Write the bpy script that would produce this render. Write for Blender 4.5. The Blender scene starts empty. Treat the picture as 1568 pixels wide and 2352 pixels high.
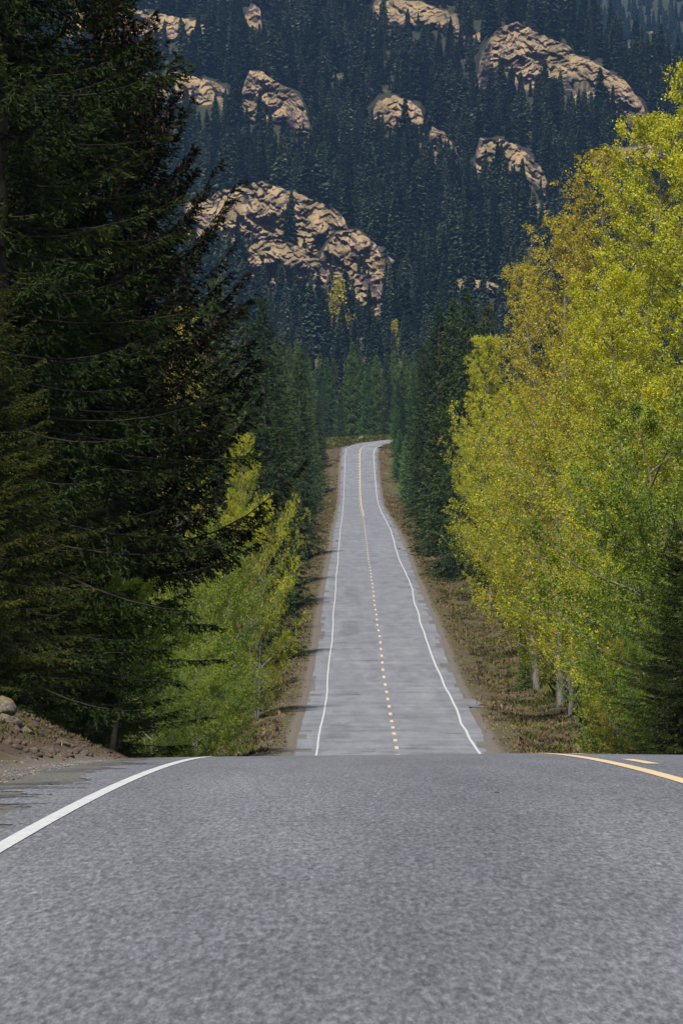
import bpy, math
import numpy as np
from mathutils import Vector, Matrix, Euler

R = math.radians
S = bpy.context.scene
COL = S.collection
rng = np.random.default_rng(11)

# ------------------------------------------------------------------ camera, world, sun, exposure
FPX = 9500.0                       # focal length in units of a 1568-wide picture
YE = 1355.0                        # eye level in that picture
PITCH = math.atan((YE - 1176.0) / FPX)
cam_d = bpy.data.cameras.new('camera')
cam = bpy.data.objects.new('camera', cam_d); COL.objects.link(cam)
cam.location = (0, 0, 0)
cam.rotation_euler = (R(90) + PITCH, 0, 0)
cam_d.sensor_fit = 'HORIZONTAL'; cam_d.sensor_width = 36.0
cam_d.lens = FPX / 1568.0 * 36.0
cam_d.clip_start = 0.5; cam_d.clip_end = 20000
cam_d.dof.use_dof = True; cam_d.dof.focus_distance = 160.0
cam_d.dof.aperture_fstop = cam_d.lens / 3.0      # 5 mm aperture
S.camera = cam

SUN_AZ, SUN_EL = -164.0, 56.0
w = bpy.data.worlds.new('World'); S.world = w; w.use_nodes = True
nt = w.node_tree; nt.nodes.clear()
sky = nt.nodes.new('ShaderNodeTexSky'); sky.sky_type = 'NISHITA'; sky.sun_disc = False
sky.sun_elevation = R(SUN_EL); sky.sun_rotation = R(SUN_AZ); sky.dust_density = 0.6; sky.ozone_density = 1.6
bg = nt.nodes.new('ShaderNodeBackground'); bg.inputs['Strength'].default_value = 0.055
wo = nt.nodes.new('ShaderNodeOutputWorld')
nt.links.new(sky.outputs[0], bg.inputs[0]); nt.links.new(bg.outputs[0], wo.inputs[0])
sd = bpy.data.lights.new('sun', 'SUN'); sd.energy = 4.8; sd.angle = R(5); sd.color = (1, 0.955, 0.89)
sun = bpy.data.objects.new('sun', sd); COL.objects.link(sun)
sv = Vector((math.sin(R(SUN_AZ)) * math.cos(R(SUN_EL)), math.cos(R(SUN_AZ)) * math.cos(R(SUN_EL)), math.sin(R(SUN_EL))))
sun.rotation_euler = sv.to_track_quat('Z', 'Y').to_euler(); sun.location = sv * 200
S.view_settings.view_transform = 'Standard'; S.view_settings.look = 'None'
S.view_settings.exposure = 0.5; S.view_settings.gamma = 1.0; S.view_settings.use_curve_mapping = False
S.cycles.max_bounces = 7; S.cycles.transparent_max_bounces = 8; S.cycles.volume_bounces = 1
S.cycles.diffuse_bounces = 3; S.cycles.transmission_bounces = 4
S.cycles.use_denoising = True

# ------------------------------------------------------------------ helpers
def px2X(x, d): return (x - 784.0) / FPX * d
def px2z(y, d): return (YE - y) / FPX * d

def hash2(ix, iy, seed):
    h = (ix.astype(np.int64) * 374761393 + iy.astype(np.int64) * 668265263 + seed * 1442695041) & 0xffffffff
    h = ((h ^ (h >> 13)) * 1274126177) & 0xffffffff
    h = h ^ (h >> 16)
    return (h & 0xffffff) / float(0xffffff)

def vnoise(x, y, seed=0):
    x = np.asarray(x, float); y = np.asarray(y, float)
    ix = np.floor(x); iy = np.floor(y); fx = x - ix; fy = y - iy
    fx = fx * fx * (3 - 2 * fx); fy = fy * fy * (3 - 2 * fy)
    a = hash2(ix, iy, seed); b = hash2(ix + 1, iy, seed); c = hash2(ix, iy + 1, seed); d = hash2(ix + 1, iy + 1, seed)
    return (a * (1 - fx) + b * fx) * (1 - fy) + (c * (1 - fx) + d * fx) * fy

def fbm(x, y, seed=0, octv=4):
    s = 0; a = 0.5; t = 0
    for k in range(octv):
        s = s + a * vnoise(x * 2 ** k, y * 2 ** k, seed + k * 17); t += a; a *= 0.5
    return s / t - 0.5

def sm(a, b, x):
    t = np.clip((np.asarray(x, float) - a) / (b - a), 0, 1); return t * t * (3 - 2 * t)

def mesh(name, V, F, mats, attrs=None, mi=None, smooth=False):
    """V (n,3), F (m,k) with k 3 or 4, or a list of such arrays"""
    V = np.ascontiguousarray(V, dtype=np.float32)
    Fs = F if isinstance(F, list) else [F]
    Fs = [np.asarray(f, dtype=np.int32) for f in Fs if len(f)]
    me = bpy.data.meshes.new(name)
    me.vertices.add(len(V)); me.vertices.foreach_set('co', V.ravel())
    lv = np.concatenate([f.ravel() for f in Fs])
    tot = np.concatenate([np.full(len(f), f.shape[1], dtype=np.int32) for f in Fs])
    st = np.concatenate([[0], np.cumsum(tot)[:-1]]).astype(np.int32)
    me.loops.add(len(lv)); me.loops.foreach_set('vertex_index', lv)
    me.polygons.add(len(tot)); me.polygons.foreach_set('loop_start', st); me.polygons.foreach_set('loop_total', tot)
    for m in mats: me.materials.append(m)
    if mi is not None: me.polygons.foreach_set('material_index', np.asarray(mi, dtype=np.int32))
    if smooth: me.polygons.foreach_set('use_smooth', np.ones(len(tot), dtype=bool))
    if attrs:
        for k, v in attrs.items():
            a = me.attributes.new(k, 'FLOAT', 'POINT'); a.data.foreach_set('value', np.asarray(v, dtype=np.float32))
    me.update(calc_edges=True)
    return me

def link(name, me, parent=None, **props):
    o = bpy.data.objects.new(name, me); COL.objects.link(o)
    if parent is not None: o.parent = parent
    for k, v in props.items(): o[k] = v
    return o

def thing(name, label, cat, loc, rz=0, sc=1, group=None):
    o = bpy.data.objects.new(name, None); COL.objects.link(o)
    o.empty_display_size = 0.3
    o.location = loc; o.rotation_euler = (0, 0, rz)
    o.scale = sc if hasattr(sc, '__len__') else (sc, sc, sc)
    o['label'] = label; o['category'] = cat
    if group: o['group'] = group
    return o

# ------------------------------------------------------------------ materials
def newmat(name):
    m = bpy.data.materials.new(name); m.use_nodes = True
    t = m.node_tree; t.nodes.clear()
    return m, t
def N(t, k, **kw):
    n = t.nodes.new(k)
    for a, v in kw.items():
        if a in n.inputs: n.inputs[a].default_value = v
        else: setattr(n, a, v)
    return n
def ramp(t, src, stops):
    r = t.nodes.new('ShaderNodeValToRGB'); e = r.color_ramp.elements
    e[0].position = stops[0][0]; e[0].color = (*stops[0][1], 1)
    e[1].position = stops[-1][0]; e[1].color = (*stops[-1][1], 1)
    for p, c in stops[1:-1]:
        q = e.new(p); q.color = (*c, 1)
    t.links.new(src, r.inputs[0]); return r.outputs[0]
def mix(t, f, a, b, bt='MIX'):
    n = t.nodes.new('ShaderNodeMix'); n.data_type = 'RGBA'; n.blend_type = bt
    for i, v in ((0, f), (6, a), (7, b)):
        if isinstance(v, (int, float)): n.inputs[i].default_value = v
        elif isinstance(v, tuple): n.inputs[i].default_value = (*v, 1)
        else: t.links.new(v, n.inputs[i])
    return n.outputs[2]
def math_(t, op, a, b=None, clamp=False):
    n = t.nodes.new('ShaderNodeMath'); n.operation = op; n.use_clamp = clamp
    for i, v in ((0, a), (1, b)):
        if v is None: continue
        if isinstance(v, (int, float)): n.inputs[i].default_value = v
        else: t.links.new(v, n.inputs[i])
    return n.outputs[0]
def coords(t, kind='Object', scale=(1, 1, 1)):
    c = t.nodes.new('ShaderNodeTexCoord'); mp = t.nodes.new('ShaderNodeMapping'); mp.inputs['Scale'].default_value = scale
    t.links.new(c.outputs[kind], mp.inputs[0]); return mp.outputs[0]
def noise(t, vec, scale, detail=4, rough=0.55):
    n = t.nodes.new('ShaderNodeTexNoise'); n.inputs['Scale'].default_value = scale
    n.inputs['Detail'].default_value = detail; n.inputs['Roughness'].default_value = rough
    t.links.new(vec, n.inputs['Vector']); return n.outputs[0]
def attr(t, name):
    a = t.nodes.new('ShaderNodeAttribute'); a.attribute_name = name; return a.outputs['Fac']
def finish(t, col, rough=0.9, bump=None, bstr=0.3, bdist=0.02, spec=0.3):
    p = t.nodes.new('ShaderNodeBsdfPrincipled')
    if isinstance(col, tuple): p.inputs['Base Color'].default_value = (*col, 1)
    else: t.links.new(col, p.inputs['Base Color'])
    p.inputs['Roughness'].default_value = rough; p.inputs['Specular IOR Level'].default_value = spec
    if bump is not None:
        b = t.nodes.new('ShaderNodeBump'); b.inputs['Strength'].default_value = bstr; b.inputs['Distance'].default_value = bdist
        t.links.new(bump, b.inputs['Height']); t.links.new(b.outputs[0], p.inputs['Normal'])
    o = t.nodes.new('ShaderNodeOutputMaterial'); t.links.new(p.outputs[0], o.inputs[0]); return p

def leaf_mat(name, stops, trans=0.4, tcol=None, rough=0.6, gloss=0.15, objvar=0.35):
    """foliage: colour from each leaf's own tint plus tree-to-tree variation, partly translucent"""
    m, t = newmat(name)
    oi = t.nodes.new('ShaderNodeObjectInfo')
    v = math_(t, 'ADD', math_(t, 'MULTIPLY', attr(t, 'tint'), 1 - objvar), math_(t, 'MULTIPLY', oi.outputs['Random'], objvar))
    c = ramp(t, v, stops)
    d = t.nodes.new('ShaderNodeBsdfDiffuse'); t.links.new(c, d.inputs[0])
    tr = t.nodes.new('ShaderNodeBsdfTranslucent')
    t.links.new(mix(t, 1.0, c, tcol or (1.0, 0.95, 0.5), 'MULTIPLY'), tr.inputs[0])
    ms = t.nodes.new('ShaderNodeMixShader'); ms.inputs[0].default_value = trans
    t.links.new(d.outputs[0], ms.inputs[1]); t.links.new(tr.outputs[0], ms.inputs[2])
    last = ms
    if gloss:
        g = t.nodes.new('ShaderNodeBsdfGlossy'); g.inputs['Roughness'].default_value = rough
        g.inputs[0].default_value = (0.5, 0.5, 0.5, 1)
        m2 = t.nodes.new('ShaderNodeMixShader'); m2.inputs[0].default_value = gloss * 0.3
        t.links.new(ms.outputs[0], m2.inputs[1]); t.links.new(g.outputs[0], m2.inputs[2]); last = m2
    o = t.nodes.new('ShaderNodeOutputMaterial'); t.links.new(last.outputs[0], o.inputs[0])
    return m

M = {}
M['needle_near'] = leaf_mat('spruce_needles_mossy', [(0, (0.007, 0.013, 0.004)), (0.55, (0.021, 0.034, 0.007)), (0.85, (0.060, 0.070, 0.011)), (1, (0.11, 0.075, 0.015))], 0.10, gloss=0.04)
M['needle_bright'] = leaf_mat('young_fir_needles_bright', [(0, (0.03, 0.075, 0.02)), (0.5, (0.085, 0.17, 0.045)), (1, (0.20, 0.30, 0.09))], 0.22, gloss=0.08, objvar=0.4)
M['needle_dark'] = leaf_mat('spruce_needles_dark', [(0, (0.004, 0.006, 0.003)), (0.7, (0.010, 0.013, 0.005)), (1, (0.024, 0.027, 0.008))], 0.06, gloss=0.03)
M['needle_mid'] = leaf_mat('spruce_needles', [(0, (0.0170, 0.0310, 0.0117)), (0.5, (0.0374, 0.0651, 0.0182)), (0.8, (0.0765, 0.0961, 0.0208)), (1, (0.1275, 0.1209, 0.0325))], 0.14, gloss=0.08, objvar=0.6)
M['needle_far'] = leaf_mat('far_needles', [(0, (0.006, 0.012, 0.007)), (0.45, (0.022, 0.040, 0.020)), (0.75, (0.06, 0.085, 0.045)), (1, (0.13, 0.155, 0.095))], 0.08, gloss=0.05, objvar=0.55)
M['needle_green'] = leaf_mat('young_conifer_needles', [(0, (0.020, 0.050, 0.012)), (0.5, (0.055, 0.115, 0.022)), (0.8, (0.11, 0.17, 0.035)), (1, (0.17, 0.20, 0.045))], 0.18, gloss=0.08, objvar=0.7)
M['leaf_yellow'] = leaf_mat('spring_leaves_yellow_green', [(0, (0.12, 0.16, 0.008)), (0.4, (0.38, 0.405, 0.016)), (0.75, (0.63, 0.60, 0.03)), (1, (0.64, 0.54, 0.045))], 0.5, objvar=0.14)
M['leaf_gold'] = leaf_mat('spring_leaves_golden', [(0, (0.25, 0.20, 0.012)), (0.5, (0.50, 0.42, 0.028)), (1, (0.60, 0.50, 0.06))], 0.5, objvar=0.12)
M['leaf_green'] = leaf_mat('spring_leaves_green', [(0, (0.05, 0.10, 0.008)), (0.5, (0.16, 0.24, 0.015)), (1, (0.36, 0.40, 0.03))], 0.5, objvar=0.15)

M['twig_dark'] = None
def bark_mat(name, a, b):
    m, t = newmat(name); v = coords(t, 'Object', (1, 1, 0.35))
    n = noise(t, v, 9, 5); finish(t, ramp(t, n, [(0.3, a), (0.7, b)]), 0.9, n, 0.6, 0.03); return m
M['bark'] = bark_mat('bark_dark', (0.03, 0.022, 0.018), (0.09, 0.07, 0.055))
M['bark_pale'] = bark_mat('bark_pale_grey', (0.07, 0.062, 0.05), (0.21, 0.19, 0.155))
M['twig_dark'] = bark_mat('twig_brown', (0.008, 0.006, 0.004), (0.028, 0.022, 0.015))
M['twig'] = bark_mat('twig_lichen_grey', (0.022, 0.018, 0.013), (0.10, 0.09, 0.07))
m_, t_ = newmat('cone_brown'); finish(t_, ramp(t_, attr(t_, 'tint'), [(0, (0.03, 0.014, 0.009)), (1, (0.10, 0.045, 0.025))]), 0.8); M['cone'] = m_

# asphalt ------------------------------------------------------------
def asphalt(name, base, old=False):
    m, t = newmat(name)
    c = coords(t)
    c = coords(t, 'Object', (1, 0.13, 1))
    fine = noise(t, c, 52, 3, 0.8)
    vor = t.nodes.new('ShaderNodeTexVoronoi'); vor.inputs['Scale'].default_value = 55; t.links.new(c, vor.inputs['Vector'])
    med = noise(t, c, 1.1, 4, 0.6)
    big = noise(t, coords(t, 'Object', (1.0, 0.12, 1.0)), 0.9, 4, 0.65)
    streak = noise(t, coords(t, 'Object', (0.20, 0.42, 1)), 1.0, 6, 0.78)     # paver joints and ragged wear across the lanes
    k = 0.75 if old else 1.0
    col = ramp(t, fine, [(0.34, tuple(x * 0.55 for x in base)), (0.5, base), (0.66, tuple(min(1, x * 1.6) for x in base))])
    sp = ramp(t, vor.outputs['Color'], [(0.05, (0.62,) * 3), (0.45, (0.95,) * 3), (0.85, (1.0,) * 3), (1.0, (1.6, 1.57, 1.5))])
    col = mix(t, 0.75, col, sp, 'MULTIPLY')
    col = mix(t, 1.0, col, ramp(t, med, [(0.3, (0.84,) * 3), (0.7, (1.14,) * 3)]), 'MULTIPLY')
    col = mix(t, 1.0, col, ramp(t, big, [(0.3, (0.86, 0.86, 0.87)), (0.7, (1.10, 1.10, 1.08))]), 'MULTIPLY')
    sep = t.nodes.new('ShaderNodeSeparateXYZ'); t.links.new(coords(t), sep.inputs[0])
    farther = math_(t, 'MULTIPLY', math_(t, 'SUBTRACT', sep.outputs[1], 70.0), 0.02, True)    # the lower stretch is older, more worn paving
    col = mix(t, farther, col, mix(t, 1.0, col, ramp(t, streak, [(0.34, (0.80,) * 3), (0.42, (1.32,) * 3), (0.55, (1.50,) * 3), (0.7, (1.70,) * 3)]), 'MULTIPLY'))
    if old:
        n2 = noise(t, coords(t, 'Object', (1.6, 0.5, 1)), 2.2, 5, 0.7)
        col = mix(t, ramp(t, n2, [(0.46, (0, 0, 0)), (0.62, (0.75,) * 3)]), col, (0.105, 0.092, 0.06))
    h = math_(t, 'ADD', fine, math_(t, 'MULTIPLY', vor.outputs['Distance'], 0.6))
    finish(t, col, 0.82 if not old else 0.93, h, 0.35, 0.008, spec=0.35)
    return m
M['asphalt'] = asphalt('asphalt_grey', (0.122, 0.124, 0.135))
M['asphalt_old'] = asphalt('asphalt_old', (0.085, 0.083, 0.078), True)
M['asphalt_patch'] = asphalt('asphalt_patch', (0.104, 0.106, 0.114))
M['asphalt_worn'] = asphalt('asphalt_worn', (0.088, 0.088, 0.088))
M['asphalt_light'] = asphalt('asphalt_pale', (0.134, 0.136, 0.145))

def paint(name, c, wear):
    m, t = newmat(name); v = coords(t)
    n = noise(t, v, 30, 5, 0.8)
    n2 = noise(t, v, 3, 3, 0.6)
    f = ramp(t, math_(t, 'ADD', math_(t, 'MULTIPLY', n, 0.75), math_(t, 'MULTIPLY', n2, 0.25)), [(0.36, (0.25,) * 3), (0.47, (0.9,) * 3), (0.6, (1,) * 3)])
    finish(t, mix(t, f, wear, c), 0.6, n, 0.25, 0.004); return m
M['white'] = paint('white_line_paint', (0.50, 0.50, 0.49), (0.17, 0.17, 0.17))
M['yellow'] = paint('yellow_line_paint', (0.60, 0.45, 0.25), (0.26, 0.23, 0.18))
m_, t_ = newmat('tar_black'); finish(t_, (0.018, 0.017, 0.017), 0.8); M['tar'] = m_

# ground -------------------------------------------------------------
m, t = newmat('verge_ground'); v = coords(t)
g1 = noise(t, v, 0.35, 5, 0.6); g2 = noise(t, v, 2.2, 5, 0.7); g3 = noise(t, v, 16, 4, 0.75)
soil = ramp(t, g2, [(0.28, (0.025, 0.017, 0.010)), (0.45, (0.060, 0.042, 0.022)), (0.6, (0.10, 0.072, 0.035)), (0.75, (0.085, 0.082, 0.022))])
green = ramp(t, g3, [(0.3, (0.035, 0.035, 0.010)), (0.7, (0.10, 0.10, 0.022))])
col = mix(t, ramp(t, g1, [(0.46, (0, 0, 0)), (0.58, (0.75,) * 3)]), soil, green)
grav = ramp(t, g3, [(0.3, (0.06, 0.05, 0.04)), (0.5, (0.125, 0.105, 0.085)), (0.72, (0.22, 0.19, 0.16))])
col = mix(t, math_(t, 'ADD', attr(t, 'gravel'), math_(t, 'MULTIPLY', math_(t, 'SUBTRACT', g2, 0.5), 0.9), True), col, grav)
col = mix(t, attr(t, 'rust'), col, mix(t, g2, (0.035, 0.021, 0.014), (0.10, 0.06, 0.040)))
finish(t, col, 0.95, g3, 0.7, 0.05); M['ground'] = m

m, t = newmat('mountain_ground'); v = coords(t)
n1 = noise(t, coords(t, 'Object', (1, 1, 2.2)), 0.16, 7, 0.72); n2 = noise(t, v, 0.035, 5, 0.6); n3 = noise(t, coords(t, 'Object', (1, 1, 1.8)), 0.5, 5, 0.75)
geo = t.nodes.new('ShaderNodeNewGeometry'); sx = t.nodes.new('ShaderNodeSeparateXYZ'); t.links.new(geo.outputs['True Normal'], sx.inputs[0])
flat = math_(t, 'ADD', math_(t, 'SUBTRACT', sx.outputs[2], 0.52), math_(t, 'MULTIPLY', math_(t, 'SUBTRACT', n1, 0.5), 1.2))
grass = ramp(t, n3, [(0.2, (0.10, 0.09, 0.035)), (0.33, (0.18, 0.13, 0.06)), (0.5, (0.31, 0.215, 0.105)), (0.75, (0.44, 0.32, 0.17))])
rock = ramp(t, n3, [(0.25, (0.025, 0.018, 0.028)), (0.55, (0.085, 0.058, 0.070)), (0.8, (0.16, 0.115, 0.115))])
big_ = noise(t, coords(t, 'Object', (1, 1, 1.5)), 0.05, 4, 0.6)
flat = math_(t, 'ADD', flat, math_(t, 'MULTIPLY', math_(t, 'SUBTRACT', big_, 0.50), 1.4))
rk = mix(t, ramp(t, flat, [(0.0, (0, 0, 0)), (0.10, (1,) * 3)]), rock, grass)
duff = ramp(t, n1, [(0.3, (0.012, 0.016, 0.008)), (0.6, (0.028, 0.030, 0.013)), (0.8, (0.060, 0.052, 0.024))])
col = mix(t, attr(t, 'rock'), duff, rk)
finish(t, col, 0.95, n3, 0.9, 0.8); M['mountain'] = m
m, t = newmat('mossy_rock'); v = coords(t); n = noise(t, v, 5, 6, 0.7); n2 = noise(t, v, 1.7, 4, 0.6)
geo = t.nodes.new('ShaderNodeNewGeometry'); sx = t.nodes.new('ShaderNodeSeparateXYZ'); t.links.new(geo.outputs['Normal'], sx.inputs[0])
rc = ramp(t, n, [(0.3, (0.055, 0.045, 0.036)), (0.5, (0.15, 0.125, 0.10)), (0.7, (0.29, 0.25, 0.205))])
mo = math_(t, 'ADD', math_(t, 'MULTIPLY', sx.outputs[2], 0.5), math_(t, 'SUBTRACT', n2, 0.42), True)
col = mix(t, ramp(t, mo, [(0.35, (0, 0, 0)), (0.6, (0.8,) * 3)]), rc, mix(t, n, (0.08, 0.07, 0.012), (0.2, 0.14, 0.02)))
finish(t, col, 0.95, n, 0.8, 0.06); M['rock'] = m
def tuft_mat(name, stops):
    m, t = newmat(name); finish(t, ramp(t, attr(t, 'tint'), stops), 0.9, spec=0.1); return m
M['heather'] = tuft_mat('dry_heather', [(0, (0.035, 0.024, 0.014)), (0.5, (0.095, 0.066, 0.036)), (1, (0.19, 0.14, 0.075))])
M['drygrass'] = tuft_mat('dry_grass', [(0, (0.06, 0.045, 0.020)), (0.5, (0.13, 0.105, 0.045)), (1, (0.22, 0.18, 0.08))])
M['moss'] = tuft_mat('green_scrub', [(0, (0.022, 0.028, 0.006)), (0.5, (0.06, 0.066, 0.012)), (1, (0.14, 0.135, 0.022))])

# ------------------------------------------------------------------ the road: profile and lines measured along its length
def Zm(zy): return 940.8 + 0.3467 * zy
def Xm(zx): return 627.2 + 0.3467 * zx
ROWS = [  # row in a 1.8x crop, distance, left white, yellow, right white, pavement edge left, right
 (2285, 176, 287, 825, 1378, 132, 1462), (2100, 212, 315, 787, 1258, 175, 1372), (1900, 250, 350, 757, 1175, 232, 1262),
 (1700, 287, 370, 724, 1083, 268, 1172), (1500, 328, 388, 702, 1010, 297, 1106), (1300, 380, 403, 673, 945, 325, 1025),
 (1150, 428, 413, 655, 905, 345, 962), (1050, 470, 423, 640, 862, 362, 925), (900, 555, 437, 620, 806, 388, 868),
 (800, 620, 445, 609, 780, 402, 822), (700, 740, 458, 592, 728, 420, 765), (620, 850, 465, 577, 695, 434, 722),
 (540, 925, 469, 572, 683, 440, 708), (400, 1000, 474, 570, 671, 446, 690), (300, 1045, 477, 569, 665, 455, 684),
 (240, 1066, 489, 580, 680, 468, 700)]
PD = [-60, 0, 47, 100, 140]; PXL = [-1.44] * 5; PXY = [2.155] * 5; PXR = [5.75] * 5; PEL = [-2.25, -2.25, -2.3, -2.4, -2.5]; PER = [6.7, 6.7, 6.7, 6.6, 6.5]
def near_z(d): return -0.04 * d - 0.00043 * (47 - d) ** 2 + 0.02 * float(1 - sm(55, 80, d))
ZD = list(np.arange(-60, 81, 2.0)); ZZ = [near_z(q) for q in ZD]
ZD += [110, 140, 165]; ZZ += [-5.45, -6.65, -7.03]
for zy, d, l, y, r, el, er in ROWS:
    ZD.append(d); ZZ.append(px2z(Zm(zy), d)); PD.append(d)
    PXL.append(px2X(Xm(l), d)); PXY.append(px2X(Xm(y), d)); PXR.append(px2X(Xm(r), d)); PEL.append(px2X(Xm(el), d)); PER.append(px2X(Xm(er), d))
# the bend to the right at the top of the rise, taken as a curve in plan
def smooth_interp(xs, ys, q):
    """monotone-ish cubic (finite-difference tangents)"""
    xs = np.asarray(xs, float); ys = np.asarray(ys, float)
    s = np.diff(ys) / np.diff(xs); m = np.empty(len(xs)); m[0] = s[0]; m[-1] = s[-1]
    m[1:-1] = np.where(s[1:] * s[:-1] > 0, 2 * s[1:] * s[:-1] / (s[1:] + s[:-1] + 1e-12), 0)
    q = np.asarray(q, float); i = np.clip(np.searchsorted(xs, q) - 1, 0, len(xs) - 2)
    h = xs[i + 1] - xs[i]; t = np.clip((q - xs[i]) / h, 0, 1)
    return ((2 * t ** 3 - 3 * t ** 2 + 1) * ys[i] + (t ** 3 - 2 * t ** 2 + t) * h * m[i] + (-2 * t ** 3 + 3 * t ** 2) * ys[i + 1] + (t ** 3 - t ** 2) * h * m[i + 1])
ST = np.concatenate([np.arange(-60, 90, 0.5), np.arange(90, 1060, 2.0), [1060.0]])
SZ = smooth_interp(ZD, ZZ, ST)
def fn(P): 
    Y = smooth_interp(PD, P, ST); return Y
sXL, sXY, sXR, sEL, sER = map(fn, (PXL, PXY, PXR, PEL, PER))
def wob(seed, amp): return (fbm(ST / 23.0, ST * 0, seed, 3)) * amp * .7 * sm(150, 200, ST) * (1 - sm(700, 900, ST))
sXL = sXL + wob(3, .25); sXR = sXR + wob(5, .35); sXY = sXY + wob(7, .12)
# plan polyline of the centre line: position + left normal; after 1060 m it turns right on an arc
cen = np.stack([sXY, ST, SZ], 1)
hd = math.atan2(sXY[-1] - sXY[-6], ST[-1] - ST[-6])
arc = []; x, y, z, h = sXY[-1], ST[-1], SZ[-1], hd
zs = (SZ[-1] - SZ[-8]) / (ST[-1] - ST[-8])
for k in range(95):
    h = min(h + 2.0 / (46.0 if k < 12 else 34.0), R(84)); x += 2 * math.sin(h); y += 2 * math.cos(h)
    zs = 0.115 if k < 18 else zs * 0.82; z += 2 * zs
    arc.append((x, y, z, h))
arc = np.array(arc)
cen = np.vstack([cen, arc[:, :3]])
hh = np.concatenate([np.zeros(len(ST)), arc[:, 3]])
NRM = np.stack([np.cos(hh), -np.sin(hh)], 1)                # towards the right of travel
na = len(arc)
ext = lambda s, c: np.concatenate([s, np.full(na, s[-1] - c)])
oL = ext(sXL - sXY, 0); oR = ext(sXR - sXY, 0); oEL = ext(sEL - sXY, 0); oER = ext(sER - sXY, 0)
CAMBER = 0.011
NS = len(cen)
def road_pt(i, off, lift=0.0):
    """a point off metres right of the centre line at (fractional) station i"""
    i = np.asarray(i, float); a = np.clip(np.floor(i).astype(int), 0, NS - 2); f = i - a
    c = cen[a] * (1 - f)[..., None] + cen[a + 1] * f[..., None]
    n = NRM[a] * (1 - f)[..., None] + NRM[a + 1] * f[..., None]
    off = np.asarray(off, float)
    return np.stack([c[..., 0] + n[..., 0] * off, c[..., 1] + n[..., 1] * off, c[..., 2] - CAMBER * np.abs(off) + lift], -1)
def st_of(d): return np.interp(d, ST, np.arange(len(ST)))

def strip(offs, idx, lift, name, mat, parent=None, **props):
    """sheet over stations idx with columns offs (list of arrays)"""
    V = np.stack([road_pt(idx, o, lift) for o in offs], 1); n, k = V.shape[:2]
    a = (np.arange(n - 1)[:, None] * k + np.arange(k - 1)[None, :]).ravel()
    F = np.stack([a, a + 1, a + 1 + k, a + k], 1)
    me = mesh(name, V.reshape(-1, 3), F, [mat], smooth=True)
    return link(name, me, parent, **props)

idx = np.arange(NS, dtype=float)
road = strip([oEL, oL, oL * 0.5, oL * 0, oR * 0.5, oR, oER], idx, 0.0, 'road', M['asphalt_old'], kind='structure')
# newer overlay with its ragged paver edge; edge steps between doubled stations
def ragged(base_e, line_o, sgn, seed):
    r = np.random.default_rng(seed)
    e = np.zeros(NS); i = 0
    while i < NS:
        d = cen[i, 1]
        ln = r.integers(1, 4) if d > 90 else r.integers(1, 3)
        gap = abs(base_e[i] - line_o[i])
        lumpy = 0.5 + 0.5 * math.sin(d / 31.0 + seed)
        k = r.random()
        if d < 90: ln = 1; inset = gap * (0.45 + 0.9 * float(fbm(np.array([d / 1.3]), np.array([seed * 1.]), seed, 4)[0]) + 0.12 * (r.random() - .5))
        elif r.random() < 0.35 + 0.3 * lumpy: inset = gap * (0.08 + 0.75 * k * k)
        else: inset = gap * 0.06 * k + 0.02
        e[i:i + ln] = inset; i += ln
    return base_e + sgn * e
eL = ragged(oEL, oL, 1, 4); eR = ragged(oER, oR, -1, 9)
ii = np.sort(np.concatenate([idx, idx[1:] - 0.12]))
src = np.floor(ii + 1e-6).astype(int)
src = np.clip(src, 0, NS - 1)
pl = lambda a: np.interp(ii, idx, a)
strip([eL[src], pl(oL), pl(oL) * 0.5, pl(oL) * 0, pl(oR) * 0.5, pl(oR), eR[src]], ii, 0.004, 'asphalt_overlay', M['asphalt'], road)
# edge lines
strip([oL - .042, oL + .042], idx, 0.008, 'edge_line', M['white'], road)
strip([oR - .06, oR + .06], idx, 0.008, 'edge_line', M['white'], road)
i0, i1 = int(st_of(-60)), int(st_of(128))
sel = idx[i0:i1]; strip([sel * 0 - .055, sel * 0 + .055], sel, 0.008, 'centre_line', M['yellow'], road)
sel = idx[int(st_of(735)):]; strip([sel * 0 + .10, sel * 0 + .26], sel, 0.008, 'centre_line', M['yellow'], road)
dash_mesh_d = list(np.arange(-12.4, 128, 9.0)) + list(np.arange(173, 1058, 9.0))
for d in dash_mesh_d:
    near = d < 130
    off = 0.30 if near else (0.0 if d < 735 else -0.14)
    hw = 0.055 if near else (0.085 if d < 735 else 0.08)
    j = np.linspace(st_of(d), st_of(d + 3.0), 5)
    strip([j * 0 + off - hw, j * 0 + off + hw], j, 0.008, 'centre_dash', M['yellow'], road)
# patches, joints, potholes
def patch(d0, d1, a, b, mat, name='asphalt_patch', lift=0.006, rough=0.0):
    n = max(3, int((d1 - d0) / 0.5) + 1) if rough else 4
    j = np.linspace(st_of(d0), st_of(d1), n)
    ja = rng.normal(0, rough, n) if rough else 0; jb = rng.normal(0, rough, n) if rough else 0
    strip([j * 0 + a + ja, j * 0 + b + jb], j, lift, name, M[mat], road)
for (d0, d1, a, b, mt) in [(196, 216, -3.3, -2.2, 'asphalt_patch'), (252, 258, -3.0, -1.7, 'asphalt_patch'), (236, 262, 1.0, 3.0, 'asphalt_light'),
        (330, 352, -3.0, -1.6, 'asphalt_patch'), (238, 247, 3.9, 5.3, 'asphalt_patch'), (300, 312, .6, 2.8, 'asphalt_light'),
        (392, 420, -2.7, -1.5, 'asphalt_patch'), (268, 274, -1.2, -.4, 'asphalt_patch'), (520, 560, .6, 3.0, 'asphalt_light'),
        (430, 450, 3.8, 4.6, 'asphalt_patch'), (610, 640, -3.3, -1.0, 'asphalt_light'), (220, 228, .8, 2.4, 'asphalt_patch')]:
    patch(d0, d1, a, b, mt, rough=0.16)
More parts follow.
